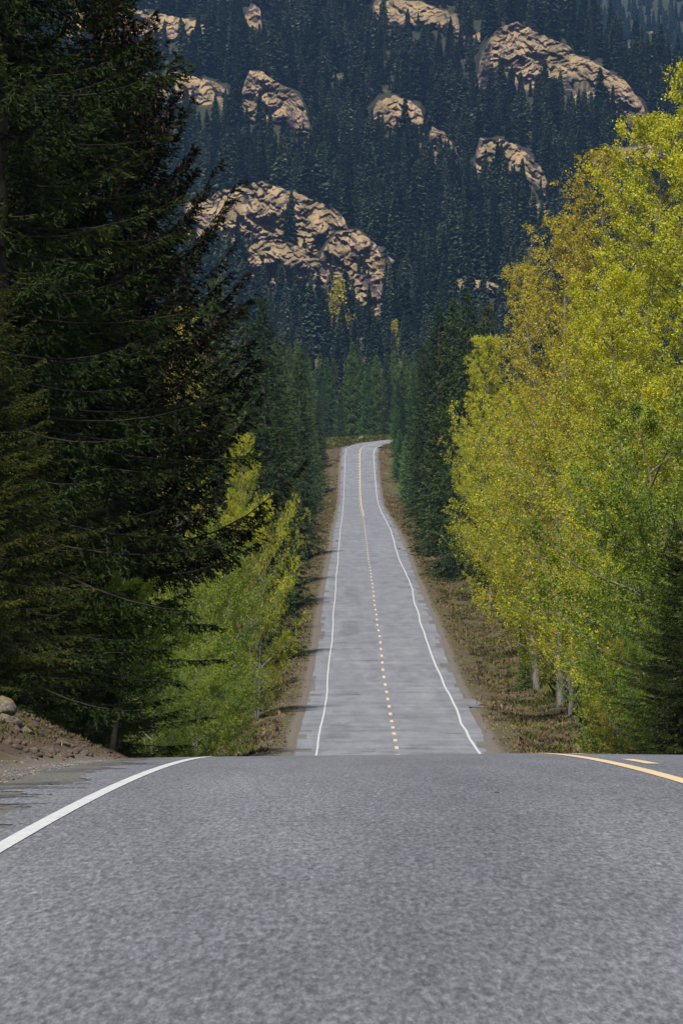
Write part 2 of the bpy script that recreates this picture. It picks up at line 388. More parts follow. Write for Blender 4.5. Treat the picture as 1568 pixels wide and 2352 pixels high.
for d in (216.5, 256, 384, 488, 610, 842, 846):
    wdt = 0.12 + 0.0007 * d
    patch(d, d + wdt, -3.9, 4.0, 'tar', 'tar_joint', 0.0064) if d > 800 else patch(d, d + wdt * .45, -3.4 + rng.random(), 3.6 - rng.random(), 'asphalt_patch', 'tar_joint', 0.0064)
r2 = np.random.default_rng(77)
for k in range(120):     # short ragged cracks and wear marks across the lanes
    d = 176 + 800 * r2.random() ** 1.6; c = r2.choice([-2.4, -1.6, .7, 2.6, -.5]) + r2.normal(0, .35); hwd = r2.uniform(.12, .7)
    patch(d, d + r2.uniform(.10, .75) * (1 + d / 700), c - hwd, c + hwd, 'asphalt_worn', 'crack', 0.0066)
for d, zx in ((620 + 25, 777), (600, 795), (540, 835), (572, 423)):
    X = px2X(Xm(zx), d) - np.interp(d, ST, sXY)
    j = np.linspace(st_of(d), st_of(d + 4.5), 6); wv = np.array([.05, .16, .22, .18, .2, .05])
    strip([j * 0 + X - wv, j * 0 + X + wv * 1.1], j, 0.0068, 'pothole', M['tar'], road)
# near shoulder: dark weathered cracks in the old paving
for k in range(46):
    d = r2.uniform(14, 46); X = r2.uniform(-4.45, -4.05) if r2.random() < .6 else r2.uniform(-4.2, -3.95)
    L = r2.uniform(.15, .7); j = np.linspace(st_of(d), st_of(d + r2.uniform(.03, .10)), 3)
    sh = np.array([0, .5, 1]) * r2.uniform(-.1, .1)
    strip([j * 0 + X - L / 2 + sh, j * 0 + X + sh, j * 0 + X + L / 2 + sh], j, 0.0064, 'crack', M['tar'], road)

# ------------------------------------------------------------------ the ground on both sides
CY = smooth_interp(PD, PXY, ST)
def ground_z(X, d):
    X = np.asarray(X, float); d = np.asarray(d, float)
    base = np.interp(d, ST, SZ)
    z_end = cen[-1, 2]
    base = np.where(d > 1060, np.interp(d, arc[:, 1], arc[:, 2]), base)
    el = np.interp(d, ST, sEL); er = np.interp(d, ST, sER); cc = np.interp(d, ST, sXY)
    left = X < cc
    e = np.where(left, el - X, X - er)
    cam_drop = CAMBER * np.where(left, cc - el, er - cc)
    z = base - cam_drop - 0.02 - 0.04 * np.clip(e, 0, 1.2)
    n = fbm(X / 3.1, d / 7.0, 5, 4); n2 = fbm(X / 14., d / 40., 8, 3)
    far = sm(120, 170, d)
    left_far = -0.55 * sm(1.0, 3.2, e) + 1.0 * sm(3.8, 8.0, e) + 0.12 * np.clip(e - 7, 0, 60)
    right_far = -0.25 * sm(1.0, 3.0, e) + 0.8 * sm(3.5, 8.0, e) + 0.10 * np.clip(e - 7, 0, 60)
    left_near = 0.42 * np.clip(e - 0.55, 0, 3.0) * sm(28, 44, d) * (1 - sm(64, 85, d)) + 0.05 * np.clip(e - 3, 0, 40)
    right_near = -0.3 * sm(.5, 3, e) + 0.05 * np.clip(e - 3, 0, 40)
    z = z + np.where(left, left_near * (1 - far) + left_far * far, right_near * (1 - far) + right_far * far)
    z = z + sm(1.0, 2.5, e) * (0.45 * n + 0.8 * n2 * sm(3, 10, e)) * np.where(d < 100, 0.45, 1.0)
    z = z + sm(.8, 1.6, e) * np.where((d > 25) & (d < 80), .32, 0) * fbm(X / .55, d / .9, 18, 3)
    z = np.where(e < 0, base - cam_drop - 0.09 - 0.3 * np.clip(-e, 0, 0.3), z)
    # past the bend the road leaves to the right
    b = (d > 1056) & (X > -2)
    da = np.full(np.shape(z), 1e9); za = np.zeros(np.shape(z))
    far_ = d > 1050
    for q in arc[::2]:
        dq = (X - q[0]) ** 2 + (d - q[1]) ** 2; nb_ = dq < da
        da = np.where(nb_, dq, da); za = np.where(nb_, q[2], za)
    out = np.sqrt(da)
    za = za - CAMBER * np.clip(out, 0, 6) - 0.04
    zb = np.where(out < 4.6, za - 0.15, za + 0.55 * sm(5.5, 16, out) + 0.5 * n * sm(5, 8, out))
    wb = sm(1056, 1064, d)
    z = z * (1 - wb) + zb * wb
    return z
Xs = np.unique(np.concatenate([np.arange(-14, 22, 0.28), -14 - np.cumsum(np.linspace(.5, 16, 44)), 22 + np.cumsum(np.linspace(.5, 16, 44))]))
Ds = np.concatenate([np.arange(-60, 90, 1.0), np.arange(90, 1150, 2.5), np.arange(1150, 1760, 12.0)])
GX, GD = np.meshgrid(Xs, Ds)
GZ = ground_z(GX, GD)
GZ = GZ + sm(1220, 1700, GD) * (px2z(830, 1700) - GZ)
GZ = np.where(GD > 1690, GZ - 4, GZ)
n, k = GX.shape
a = (np.arange(n - 1)[:, None] * k + np.arange(k - 1)[None, :]).ravel()
elg = np.interp(GD, ST, sEL); erg = np.interp(GD, ST, sER); e = np.maximum(elg - GX, GX - erg)
gw = np.where(GD < 100, 0.9, 0.65)
grav = (1 - sm(gw * 0.55, gw * 1.1, e)) * (GD < 1062)
arcd = np.sqrt(np.min([(GX - q[0]) ** 2 + (GD - q[1]) ** 2 for q in arc[::3]], 0))
grav = np.where((GD >= 1062), 1 - sm(4.8, 6.2, arcd), grav)
rust = sm(1030, 1060, GD) * (1 - sm(1120, 1135, GD)) * (np.abs(GX) < 60) * (1 - grav) * 0.55
rust = np.maximum(rust, 0.85 * sm(25, 32, GD) * (1 - sm(70, 90, GD)) * sm(.7, 1.1, elg - GX))
ground = link('ground', mesh('ground', np.stack([GX, GD, GZ], -1).reshape(-1, 3), np.stack([a, a + 1, a + 1 + k, a + k], 1), [M['ground']],
        {'gravel': grav.ravel(), 'rust': rust.ravel()}, smooth=True), kind='structure')

# ------------------------------------------------------------------ the mountain: rising terrain with bluffs
def base_y(d, x): 
    y = 826 - (d - 1690) * 0.86
    y = y + 34 * fbm(x / 260., d / 150., 31, 3) * 2 * sm(1700, 1850, d)
    return y
OUT = [  # silhouette (x, y_top) pairs, base row, ramp length, back length
 ([(420, 482), (470, 452), (505, 430), (545, 424), (600, 412), (655, 424), (700, 441), (745, 456), (785, 478), (812, 540)], 590, 52, 110),
 ([(715, 628), (742, 560), (772, 518), (820, 512), (862, 542), (905, 586), (918, 640)], 640, 46, 90),
 ([(545, 595), (575, 552), (605, 535), (650, 538), (700, 560), (750, 592), (805, 612), (870, 628), (885, 660)], 668, 30, 40),
 ([(300, 175), (340, 158), (400, 152), (470, 168), (520, 190), (540, 228)], 240, 40, 90),
 ([(545, 240), (558, 180), (572, 146), (602, 149), (642, 176), (690, 207), (712, 260)], 285, 48, 90),
 ([(848, 262), (868, 216), (905, 207), (942, 217), (968, 242), (982, 290)], 300, 38, 80),
 ([(975, 330), (992, 275), (1020, 290), (1050, 332), (1062, 385)], 380, 44, 60),
 ([(1085, 370), (1102, 304), (1150, 305), (1192, 325), (1240, 366), (1262, 410)], 408, 42, 90),
 ([(1088, 190), (1105, 110), (1127, 66), (1150, 42), (1190, 30), (1245, 56), (1300, 80), (1320, 108), (1385, 132), (1430, 166), (1472, 215), (1490, 250)], 205, 60, 130),
 ([(860, -25), (900, -20), (960, -8), (1050, 22), (1068, 60)], 75, 45, 130),
 ([(120, 60), (160, 14), (300, 8), (400, 26), (505, 58), (520, 80)], 85, 36, 100),
 ([(1052, 95), (1066, 72), (1104, 66), (1122, 110)], 120, 26, 50),
 ([(1330, 370), (1360, 342), (1430, 332), (1500, 322), (1540, 350)], 380, 24, 50),
 ([(1190, 480), (1205, 464), (1262, 462), (1285, 485)], 490, 14, 40),
 ([(1010, 660), (1060, 636), (1120, 640), (1170, 662)], 676, 14, 40),
 ([(420, 462), (438, 452), (462, 470)], 486, 20, 40),
 ([(560, 20), (578, -8), (600, 10), (605, 80)], 90, 40, 60),
]
xs = np.arange(-360, 1930, 4.2)
ds = np.arange(1660, 2930, 3.6)
MX, MD = np.meshgrid(xs, ds)
MY = base_y(MD, MX)
rockm = np.zeros_like(MY); bluffs = []; bump = np.zeros_like(MY)
for j, (sil, yb, rl, bl) in enumerate(OUT):
    sx_ = [p[0] for p in sil]; sy_ = [p[1] for p in sil]
    xc = np.mean(sx_)
    jag = 5 * fbm(xs / 16., xs * 0, 300 + j, 3)
    top = np.interp(xs, sx_, sy_) + jag
    inside = sm(sx_[0] - 14, sx_[0] + 10, xs) * (1 - sm(sx_[-1] - 10, sx_[-1] + 14, xs))
    dc = 1690 + (826 - yb) / 0.86                         # foot of the bluff
    wd_ = (sx_[-1] - sx_[0]) / 2
    topS = np.convolve(np.pad(top, 8, 'edge'), np.ones(17) / 17, 'valid')
    ybx = np.maximum(yb, topS + 0.72 * (yb - min(sy_)))
    dcx = 1690 + (826 - ybx) / 0.86 + 16 * np.clip(np.abs(xs - xc) / wd_, 0, 1) ** 2.5 * min(1, wd_ / 120) + 12 * fbm(xs / 50., xs * 0, 400 + j, 2)
    A = np.clip(base_y(dcx + rl, xs) - top, 0, None) * inside
    dloc = MD - dcx[None, :]
    rl = rl * 0.70
    bluffs.append((j, sx_[0] - 12, sx_[-1] + 12, dcx.copy(), rl, A.copy(), top.copy()))
    # ledged front
    tt = np.clip(dloc / rl, 0, 1)
    led = tt
    prof = np.where(dloc < 0, 0, np.where(dloc < rl, np.clip(led, 0, 1.03) ** 0.75, 1 - sm(rl * 1.08, rl + bl, dloc)))
    bump = np.maximum(bump, A[None, :] * prof * .9)
    msk = sm(-6, 4, dloc) * (1 - sm(rl - 2, rl + 5, dloc)) * sm(10, 22, A)[None, :]
    rockm = np.maximum(rockm, msk * .8)
MY = MY - bump
# scattered bare patches
sc_ = fbm(MX / 55., MD / 30., 91, 4)
rockm = np.maximum(rockm, 0.35 * sm(0.20, 0.30, sc_))
rock_a = rockm * sm(-.25, .12, fbm(MX / 12., MD / 8., 95, 4))
MY = MY - 3 * fbm(MX / 9., MD / 9., 44, 2)
# skyline ridge at the right end, with farther hills behind
ridge_y = np.interp(xs, [-420, 1130, 1240, 1330, 1440, 1568, 2000], [-330, -260, 18, 70, 120, 165, 330])
over = MY < ridge_y[None, :]
first = np.where(over.any(0), over.argmax(0), len(ds) - 1)
rowi = np.arange(len(ds))[:, None]
MY = np.where(rowi > first[None, :], MY[first, np.arange(len(xs))][None, :] + (rowi - first[None, :]) * 2.4, MY)
MXw = (MX - 784) / FPX * MD; MZw = (YE - MY) / FPX * MD
n, k = MX.shape
a = (np.arange(n - 1)[:, None] * k + np.arange(k - 1)[None, :]).ravel()
mountain = link('mountain', mesh('mountain', np.stack([MXw, MD, MZw], -1).reshape(-1, 3), np.stack([a, a + 1, a + 1 + k, a + k], 1), [M['mountain']], {'rock': rock_a.ravel()}), kind='structure')
# the bluffs themselves, each a ledged rock face standing proud of the slope
for (j, xa, xb, dcx, rl, A, top) in bluffs:
    cx = np.arange(xa, xb, 1.9); I = lambda q: np.interp(cx, xs, q)
    Ax = I(A); dx = I(dcx); tp = I(top)
    hgt = max(6, float(Ax.max()))
    ns_ = int(min(150, max(14, hgt / 1.7)))
    sv_ = np.concatenate([np.linspace(-0.06, 1, ns_), [1.04, 1.12, 1.3]])
    CX, SV = np.meshgrid(cx, sv_)
    yf = base_y(np.maximum(dx, 1690), cx)
    dd = dx[None, :] + rl * np.sign(SV) * np.abs(np.clip(SV, -1, 1)) ** 1.33
    yy = base_y(dd, CX) - Ax[None, :] * np.clip(SV, 0, 1)
    k1 = np.sin(np.pi * np.clip(SV, 0, 1) * .86) ** .4 * sm(2, 22, Ax)[None, :]
    tilt = yy + 0.30 * CX
    tilt2 = yy - 0.55 * CX
    b1 = fbm(CX / 75., tilt / 30., 700 + j, 4); b2 = 1 - 2 * np.abs(fbm(CX / 30., tilt / 9., 720 + j, 4)) * 2; b3 = fbm(CX / 9., tilt2 / 7., 740 + j, 4)
    lam = 22 + 7 * np.sin(j * 2.1); ph = tilt / lam + 4.5 * fbm(CX / 60., yy / 40., 760 + j, 3)
    saw = (ph - np.floor(ph)); shelf = np.where(saw < .8, saw / .8, (1 - saw) / .2)
    b4 = sm(-.08, .10, fbm(CX / 46., tilt2 / 26., 780 + j, 4)); b5 = fbm(CX / 130., yy / 60., 790 + j, 3)
    push = k1 * (22 * b1 + 5 * (b2 - .5) * b4 + 4 * b3 + 3.4 * shelf * (1 - b4) + 10 * b4 + 26 * b5)
    dd = dd - 1.2 * sm(0, 14, Ax)[None, :] - push
    dd = dd + np.clip(SV - 1, 0, 1) * 30
    yy = yy + np.clip(SV - 1, 0, 1) * 60 + k1 * 12 * b3
    yy = np.where(Ax[None, :] < 1.5, yy + 8, yy)
    V = np.stack([(CX - 784) / FPX * dd, dd, (YE - yy) / FPX * dd], -1).reshape(-1, 3); n, k = CX.shape
    a = (np.arange(n - 1)[:, None] * k + np.arange(k - 1)[None, :]).ravel()
    link('rock_bluff', mesh('rock_bluff', V, np.stack([a, a + 1, a + 1 + k, a + k], 1), [M['mountain']], {'rock': np.clip(.75 + 1.4 * fbm(CX / 26., yy / 20., 800 + j, 4), 0, 1).ravel()}), kind='structure')
# farther ridge
bx = np.arange(300, 2300, 14.); bd = np.arange(3700, 4700, 14.)
BX, BD = np.meshgrid(bx, bd)
BY = 330 - (BD - 3700) * 0.62 + 60 * fbm(BX / 220., BD / 200., 71, 4) + 0.10 * (1400 - BX)
n, k = BX.shape; a = (np.arange(n - 1)[:, None] * k + np.arange(k - 1)[None, :]).ravel()
brk = sm(0.16, 0.22, fbm(BX / 90., BD / 60., 77, 4))
link('far_ridge', mesh('far_ridge', np.stack([(BX - 784) / FPX * BD, BD, (YE - BY) / FPX * BD], -1).reshape(-1, 3), np.stack([a, a + 1, a + 1 + k, a + k], 1), [M['mountain']], {'rock': brk.ravel()}), kind='structure')

# ------------------------------------------------------------------ tree builders
def tube(P, r, sides=6):
    """tapered tube along P (n,3) with radii r (n)"""
    P = np.asarray(P, float); n = len(P); r = np.asarray(r, float)
    T = np.gradient(P, axis=0); T /= np.linalg.norm(T, axis=1)[:, None] + 1e-9
    ref = np.array([0.31, 0.17, 0.93]) if abs(T[0, 2]) < 0.85 else np.array([1., 0.1, 0])
    U = np.cross(T, ref); U /= np.linalg.norm(U, axis=1)[:, None] + 1e-9; W = np.cross(T, U)
    th = np.arange(sides) * 2 * np.pi / sides
    V = P[:, None, :] + r[:, None, None] * (np.cos(th)[None, :, None] * U[:, None, :] + np.sin(th)[None, :, None] * W[:, None, :])
    i = np.arange(n - 1)[:, None] * sides; j = np.arange(sides)[None, :]; j2 = (j + 1) % sides
    F = np.stack([(i + j), (i + j2), (i + sides + j2), (i + sides + j)], -1).reshape(-1, 4)
    return V.reshape(-1, 3), F
class Acc:
    def __init__(s): s.V = []; s.F = []; s.n = 0; s.A = []
    def add(s, V, F, A=None):
        s.V.append(V); s.F.append(F + s.n); s.n += len(V)
        if A is not None: s.A.append(A)
    def get(s): return np.concatenate(s.V), np.concatenate(s.F), (np.concatenate(s.A) if s.A else None)

def slivers(P, D, L, W, rg, tint):
    """triangles: base at P, pointing along D with length L and half width W"""
    n = len(P); rv = rg.normal(size=(n, 3)); S_ = np.cross(D, rv); S_ /= np.linalg.norm(S_, axis=1)[:, None] + 1e-9
    V = np.stack([P - S_ * W[:, None], P + S_ * W[:, None], P + D * L[:, None]], 1)
    F = np.arange(n * 3).reshape(n, 3)
    return V.reshape(-1, 3), F, np.repeat(tint, 3)

def wood_mesh(wood, bw, b1, b2):
    V1, F1, _ = wood.get(); V2, F2, _ = bw.get()
    return mesh('tree_trunk', np.concatenate([V1, V2]), np.concatenate([F1, F2 + len(V1)]), [M[b1], M[b2]], mi=np.concatenate([np.zeros(len(F1)), np.ones(len(F2))]), smooth=True)
def make_spruce(seed, H, Rm, z0=0.03, whorl=0.35, per=6, tstep=0.09, nl=0.09, nw=0.010, ns=8, rise=0.55, droop=0.3, tl=0.55, hang=0.5, cones=0, power=0.75, ragged_=0.25, mats=('needle_near', 'bark'), wsides=7, twigwood=True, lopside=None, moss=0.0):
    rg = np.random.default_rng(seed)
    fol = Acc(); wood = Acc(); con = Acc(); bw = Acc()
    zt = np.linspace(0, H, 14); lean = np.stack([0.004 * H * np.sin(zt / H * 5 + seed), 0.004 * H * np.cos(zt / H * 4), zt], 1)
    r0 = 0.013 * H + 0.03
    V, F = tube(lean, r0 * (1 - zt / H) ** 0.85 + 0.012, wsides); wood.add(V, F)
    z = z0 * H
    while z < H * 0.992:
        f = z / H; Rz = Rm * (1 - f) ** power * min(1, 0.55 + f * 5) + 0.12
        m = per if f < 0.9 else max(3, per - 2)
        a0 = rg.random() * 6.28
        for b in range(m):
            az = a0 + b * 6.283 / m + rg.normal(0, 0.28)
            L = Rz * max(0.3, 1 + rg.normal(0, ragged_))
            if lopside is not None: L *= 1 + 0.3 * math.cos(az - lopside)
            if rg.random() < 0.06: L *= 0.4
            zb = z + rg.normal(0, whorl * 0.4)
            npt = 7; t = np.linspace(0, 1, npt)
            rs = rise * (0.65 + 0.6 * rg.random()) * (0.75 + 0.7 * f); dr = droop * (0.7 + 0.6 * rg.random()) * (1.25 - f)
            hz = L * (-dr * t + rs * t ** 2)
            cv = rg.normal(0, 0.06) * L * t ** 2
            er = np.array([math.cos(az), math.sin(az), 0]); es = np.array([-math.sin(az), math.cos(az), 0])
            P = lean[np.searchsorted(zt, min(zb, H - 0.01))] * np.array([1, 1, 0]) + np.array([0, 0, zb]) + er * (L * t * (1 - 0.12 * t))[:, None] + es * cv[:, None]
            P[:, 2] += hz
            if L > 0.5: 
                V, F = tube(P, 0.0065 * L * (1 - t * 0.92) + 0.003, 4 if wsides > 4 else 3); bw.add(V, F)
            # twigs
            nt_ = max(3, int(L / tstep))
            tt = np.sort(rg.random(nt_)) * 0.88 + 0.12
            pb = np.stack([np.interp(tt, t, P[:, c]) for c in range(3)], 1)
            T = np.gradient(P, axis=0); T /= np.linalg.norm(T, axis=1)[:, None]
            tb = np.stack([np.interp(tt, t, T[:, c]) for c in range(3)], 1)
            side = np.where(rg.random(nt_) < 0.5, -1., 1.) * (0.45 + 0.6 * rg.random(nt_))
            dn = -hang * (0.35 + 0.9 * rg.random(nt_)) * (1 - 0.6 * tt)
            D = tb * 0.75 + es[None, :] * side[:, None]; D[:, 2] += dn
            D /= np.linalg.norm(D, axis=1)[:, None]
            tlen = tl * (0.5 + 0.75 * rg.random(nt_)) * (1.15 - 0.75 * tt) * min(1, 0.35 + L / Rm)
            br_t = rg.random()
            # needles along twigs
            s = rg.random((nt_, ns))
            Pn = pb[:, None, :] + D[:, None, :] * (s * tlen[:, None])[..., None]
            Pn[..., 2] -= (s ** 2) * tlen[:, None] * 0.22
            Dn = D[:, None, :] * 0.9 + rg.normal(0, 0.42, (nt_, ns, 3)); Dn[..., 2] -= 0.12
            Dn /= np.linalg.norm(Dn, axis=-1)[..., None]
            Ln = nl * (0.6 + 0.8 * rg.random((nt_, ns))); Wn = nw * (0.7 + 0.7 * rg.random((nt_, ns)))
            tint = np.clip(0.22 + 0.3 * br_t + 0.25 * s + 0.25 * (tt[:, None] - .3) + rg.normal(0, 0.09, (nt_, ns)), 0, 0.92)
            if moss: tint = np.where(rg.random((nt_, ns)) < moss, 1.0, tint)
            V, F, A = slivers(Pn.reshape(-1, 3), Dn.reshape(-1, 3), Ln.ravel(), Wn.ravel(), rg, tint.ravel()); fol.add(V, F, A)
            # leader end tuft
            if cones and f > cones and L > 0.35:
                nc = int(6 + 14 * rg.random()) if rg.random() < 0.8 else 0
                if nc:
                    tc = 0.45 + 0.5 * rg.random(nc)
                    Pc = np.stack([np.interp(tc, t, P[:, c]) for c in range(3)], 1) + rg.normal(0, 0.07, (nc, 3)) * np.array([1, 1, .5]) - np.array([0, 0, .05])
                    for q in Pc:
                        cl = rg.uniform(.06, .10); cr = cl * .23
                        th = np.arange(5) * 2 * np.pi / 5
                        ring = lambda zz, rr: np.stack([q[0] + rr * np.cos(th), q[1] + rr * np.sin(th), np.full(5, q[2] + zz)], 1)
                        V = np.concatenate([ring(0, cr * .4), ring(-cl * .4, cr), ring(-cl, cr * .4)])
                        i = np.arange(5); i2 = (i + 1) % 5
                        F = np.concatenate([np.stack([i, i2, i2 + 5, i + 5], 1), np.stack([i + 5, i2 + 5, i2 + 10, i + 10], 1)])
                        con.add(V, F, np.full(15, rg.random()))
        z += whorl * (0.75 + 0.5 * rg.random()) * (1 - 0.35 * f)
    # leader
    n_ = 40; Pl = np.zeros((n_, 3)); Pl[:, 2] = H - rg.random(n_) * 0.06 * H; Pl[:, :2] += lean[-1, :2]
    Dl = rg.normal(0, 0.6, (n_, 3)); Dl[:, 2] += 0.8; Dl /= np.linalg.norm(Dl, axis=1)[:, None]
    V, F, A = slivers(Pl, Dl, np.full(n_, nl * 1.3), np.full(n_, nw), rg, np.full(n_, .6)); fol.add(V, F, A)
    V, F, A = fol.get()
    out = {'crown': mesh('spruce_crown', V, F, [M[mats[0]]], {'tint': A})}
    out['trunk'] = wood_mesh(wood, bw, mats[1], 'twig_dark')
    if con.n:
        V, F, A = con.get(); out['cones'] = mesh('spruce_cones', V, F, [M['cone']], {'tint': A})
    return out

def make_leafy(seed, H, Rm, zc=0.12, nlimb=60, nsec=9, nleaf=90, lsize=0.045, asc=0.9, mat='leaf_yellow', bark='bark_pale', prof=None, lump=0.22, r0=None, stems=1, sparse=0.0):
    rg = np.random.default_rng(seed)
    fol = Acc(); wood = Acc(); bw = Acc()
    prof = prof or (lambda f: math.sin(min(1, (f * 0.93 + 0.12)) * math.pi) ** 0.6)
    r0 = r0 or 0.009 * H + 0.03
    for sidx in range(stems):
        zt = np.linspace(0, 1, 12)
        bx_, by_ = rg.normal(0, 0.035, 2) * H
        ox = rg.normal(0, 0.25 * (stems > 1), 2)
        sp = 0.10 * H * (stems > 1); ang = sidx * 6.28 / stems
        Ht = H * (1 if sidx == 0 else rg.uniform(.7, .95))
        TP = np.stack([ox[0] + bx_ * zt ** 1.5 * 0.4 + sp * zt * math.cos(ang) + 0.012 * H * np.sin(zt * 9 + seed), ox[1] + by_ * zt ** 1.5 * 0.4 + sp * zt * math.sin(ang) + 0.01 * H * np.cos(zt * 7 + seed), Ht * zt], 1)
        V, F = tube(TP, r0 * (1 - zt) ** 0.8 / math.sqrt(stems) + 0.01, 8); wood.add(V, F)
        for l in range(nlimb // stems):
            f = zc + (0.985 - zc) * (l + rg.random()) / (nlimb // stems)
            az = l * 2.4 + rg.normal(0, 0.4)
            L = Rm * prof(f) * rg.uniform(0.65, 1.18) + 0.25
            root = np.array([np.interp(f, zt, TP[:, c]) for c in range(3)])
            er = np.array([math.cos(az), math.sin(az), 0]); es = np.array([-math.sin(az), math.cos(az), 0])
            up = asc * rg.uniform(0.7, 1.3) * (0.75 + 0.7 * f)
            t = np.linspace(0, 1, 6)
            P = root + er * (L * t)[:, None] + es * (rg.normal(0, .12) * L * t ** 2)[:, None]; P[:, 2] += L * up * (0.75 * t + 0.25 * t ** 2) + 0.03 * L * np.sin(t * 8)
            over = P[:, 2] > H; P[over, 2] = H - (P[over, 2] - H) * .2
            V, F = tube(P, np.maximum(0.014 * L * (1 - t), 0.005), 5); bw.add(V, F)
            gtint = rg.normal(0, 0.10)
            for s_ in range(nsec):
                ts = 0.22 + 0.78 * (s_ + rg.random()) / nsec
                pr = np.array([np.interp(ts, t, P[:, c]) for c in range(3)])
                l2 = L * 0.38 * (1.25 - ts * .75) * rg.uniform(0.6, 1.25) + 0.15
                d2 = er * 0.6 + es * rg.normal(0, 0.75) + np.array([0, 0, 0.55 + rg.normal(0, 0.3)]); d2 /= np.linalg.norm(d2)
                u = np.linspace(0, 1, 4); P2 = pr + d2 * (l2 * u)[:, None]; P2[:, 2] += 0.12 * l2 * u ** 2
                V, F = tube(P2, 0.0075 * (1 - u * .7) * (0.6 + l2 * .5), 3); bw.add(V, F)
                if rg.random() < sparse: continue
                nn = int(nleaf * (0.35 + l2) * rg.uniform(.55, 1.3))
                # leaf groups hang on the shoot in small bunches
                nb = max(2, nn // 13)
                ub = rg.random(nb) ** 0.7
                pb = pr + d2 * (l2 * ub)[:, None] + rg.normal(0, lump * (0.35 + 0.4 * l2), (nb, 3))
                bi = rg.integers(0, nb, nn)
                C = pb[bi] + rg.normal(0, lsize * 1.5, (nn, 3))
                A_ = rg.normal(size=(nn, 3)); A_ /= np.linalg.norm(A_, axis=1)[:, None]
                B_ = np.cross(A_, rg.normal(size=(nn, 3))); B_ /= np.linalg.norm(B_, axis=1)[:, None] + 1e-9
                sz = lsize * rg.uniform(.6, 1.25, nn)[:, None]
                V = np.stack([C - A_ * sz, C + B_ * sz * .62, C + A_ * sz, C - B_ * sz * .62], 1).reshape(-1, 3)
                F = np.arange(nn * 4).reshape(nn, 4)
                ti = np.clip(0.45 + gtint + 0.25 * (f - .5) + rg.normal(0, .17, nn), 0, 1)
                fol.add(V, F, np.repeat(ti, 4))
    V, F, A = fol.get()
    out = {'crown': mesh('leaf_crown', V, F, [M[mat]], {'tint': A})}
    out['trunk'] = wood_mesh(wood, bw, bark, 'twig' if bark == 'bark' else bark)
    return out

def place(parts, name, label, cat, loc, rz=0, sc=1, group=None):
    t_ = thing(name, label, cat, loc, rz, sc, group)
    for k_, me in parts.items():
        c = link(k_, me, t_)
        if k_ == 'cones': c['kind'] = 'stuff'
    return t_
def gz(X, d): return float(ground_z(np.array([X]), np.array([d]))[0])
def at(parts, H0, name, label, x, d, ytop, rz=0, cat='tree', group=None, wide=1.0, sink=0.15):
    X = px2X(x, d); z = gz(X, d) - sink; H = px2z(ytop, d) - z; s = H / H0
    return place(parts, name, label, cat, (X, d, z), rz, (s * wide, s * wide, s), group)

# ------------------------------------------------------------------ the big spruces by the near bank
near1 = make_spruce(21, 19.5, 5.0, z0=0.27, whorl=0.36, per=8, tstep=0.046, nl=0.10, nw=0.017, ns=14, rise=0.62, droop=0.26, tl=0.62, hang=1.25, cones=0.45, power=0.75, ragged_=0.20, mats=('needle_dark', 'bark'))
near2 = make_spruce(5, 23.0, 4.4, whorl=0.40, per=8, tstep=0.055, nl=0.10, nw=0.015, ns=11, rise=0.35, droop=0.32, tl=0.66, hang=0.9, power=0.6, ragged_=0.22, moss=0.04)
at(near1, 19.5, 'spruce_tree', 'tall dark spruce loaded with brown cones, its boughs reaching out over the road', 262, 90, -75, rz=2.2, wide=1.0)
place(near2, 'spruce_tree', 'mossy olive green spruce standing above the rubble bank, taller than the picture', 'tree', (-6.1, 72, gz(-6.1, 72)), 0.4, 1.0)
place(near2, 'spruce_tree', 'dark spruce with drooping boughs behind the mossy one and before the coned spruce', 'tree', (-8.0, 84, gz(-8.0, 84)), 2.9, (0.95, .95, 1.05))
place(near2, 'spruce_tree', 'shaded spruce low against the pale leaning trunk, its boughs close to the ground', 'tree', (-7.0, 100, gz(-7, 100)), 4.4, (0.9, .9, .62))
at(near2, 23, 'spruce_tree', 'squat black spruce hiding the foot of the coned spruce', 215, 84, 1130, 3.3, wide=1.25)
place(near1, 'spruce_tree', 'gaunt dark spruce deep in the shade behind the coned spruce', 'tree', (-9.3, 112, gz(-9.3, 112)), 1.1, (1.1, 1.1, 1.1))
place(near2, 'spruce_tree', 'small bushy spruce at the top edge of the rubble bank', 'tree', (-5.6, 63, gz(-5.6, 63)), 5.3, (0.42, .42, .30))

# ------------------------------------------------------------------ spring-green broadleaf trees
colm = lambda f: (1 - f) ** 0.45 * min(1, 0.5 + f * 3)
cot1 = make_leafy(3, 25, 4.3, 0.05, 100, 10, 86, 0.050, 0.95, 'leaf_yellow', 'bark_pale', colm)
cot2 = make_leafy(8, 24, 3.8, 0.06, 88, 9, 58, 0.052, 0.95, 'leaf_gold', 'bark_pale', colm, sparse=0.12)
ald = make_leafy(14, 13, 3.6, 0.03, 70, 9, 94, 0.047, 0.75, 'leaf_yellow', 'bark_pale', stems=3)
alg = make_leafy(17, 12, 3.7, 0.02, 72, 9, 100, 0.047, 0.65, 'leaf_green', 'bark_pale', stems=3)
thin = make_leafy(29, 12, 3.4, 0.35, 30, 7, 60, 0.09, 0.7, 'leaf_green', 'bark', sparse=0.2, r0=.20)
T = 'broadleaf_tree'; TG = 'broadleaf trees in new leaf beside the road'
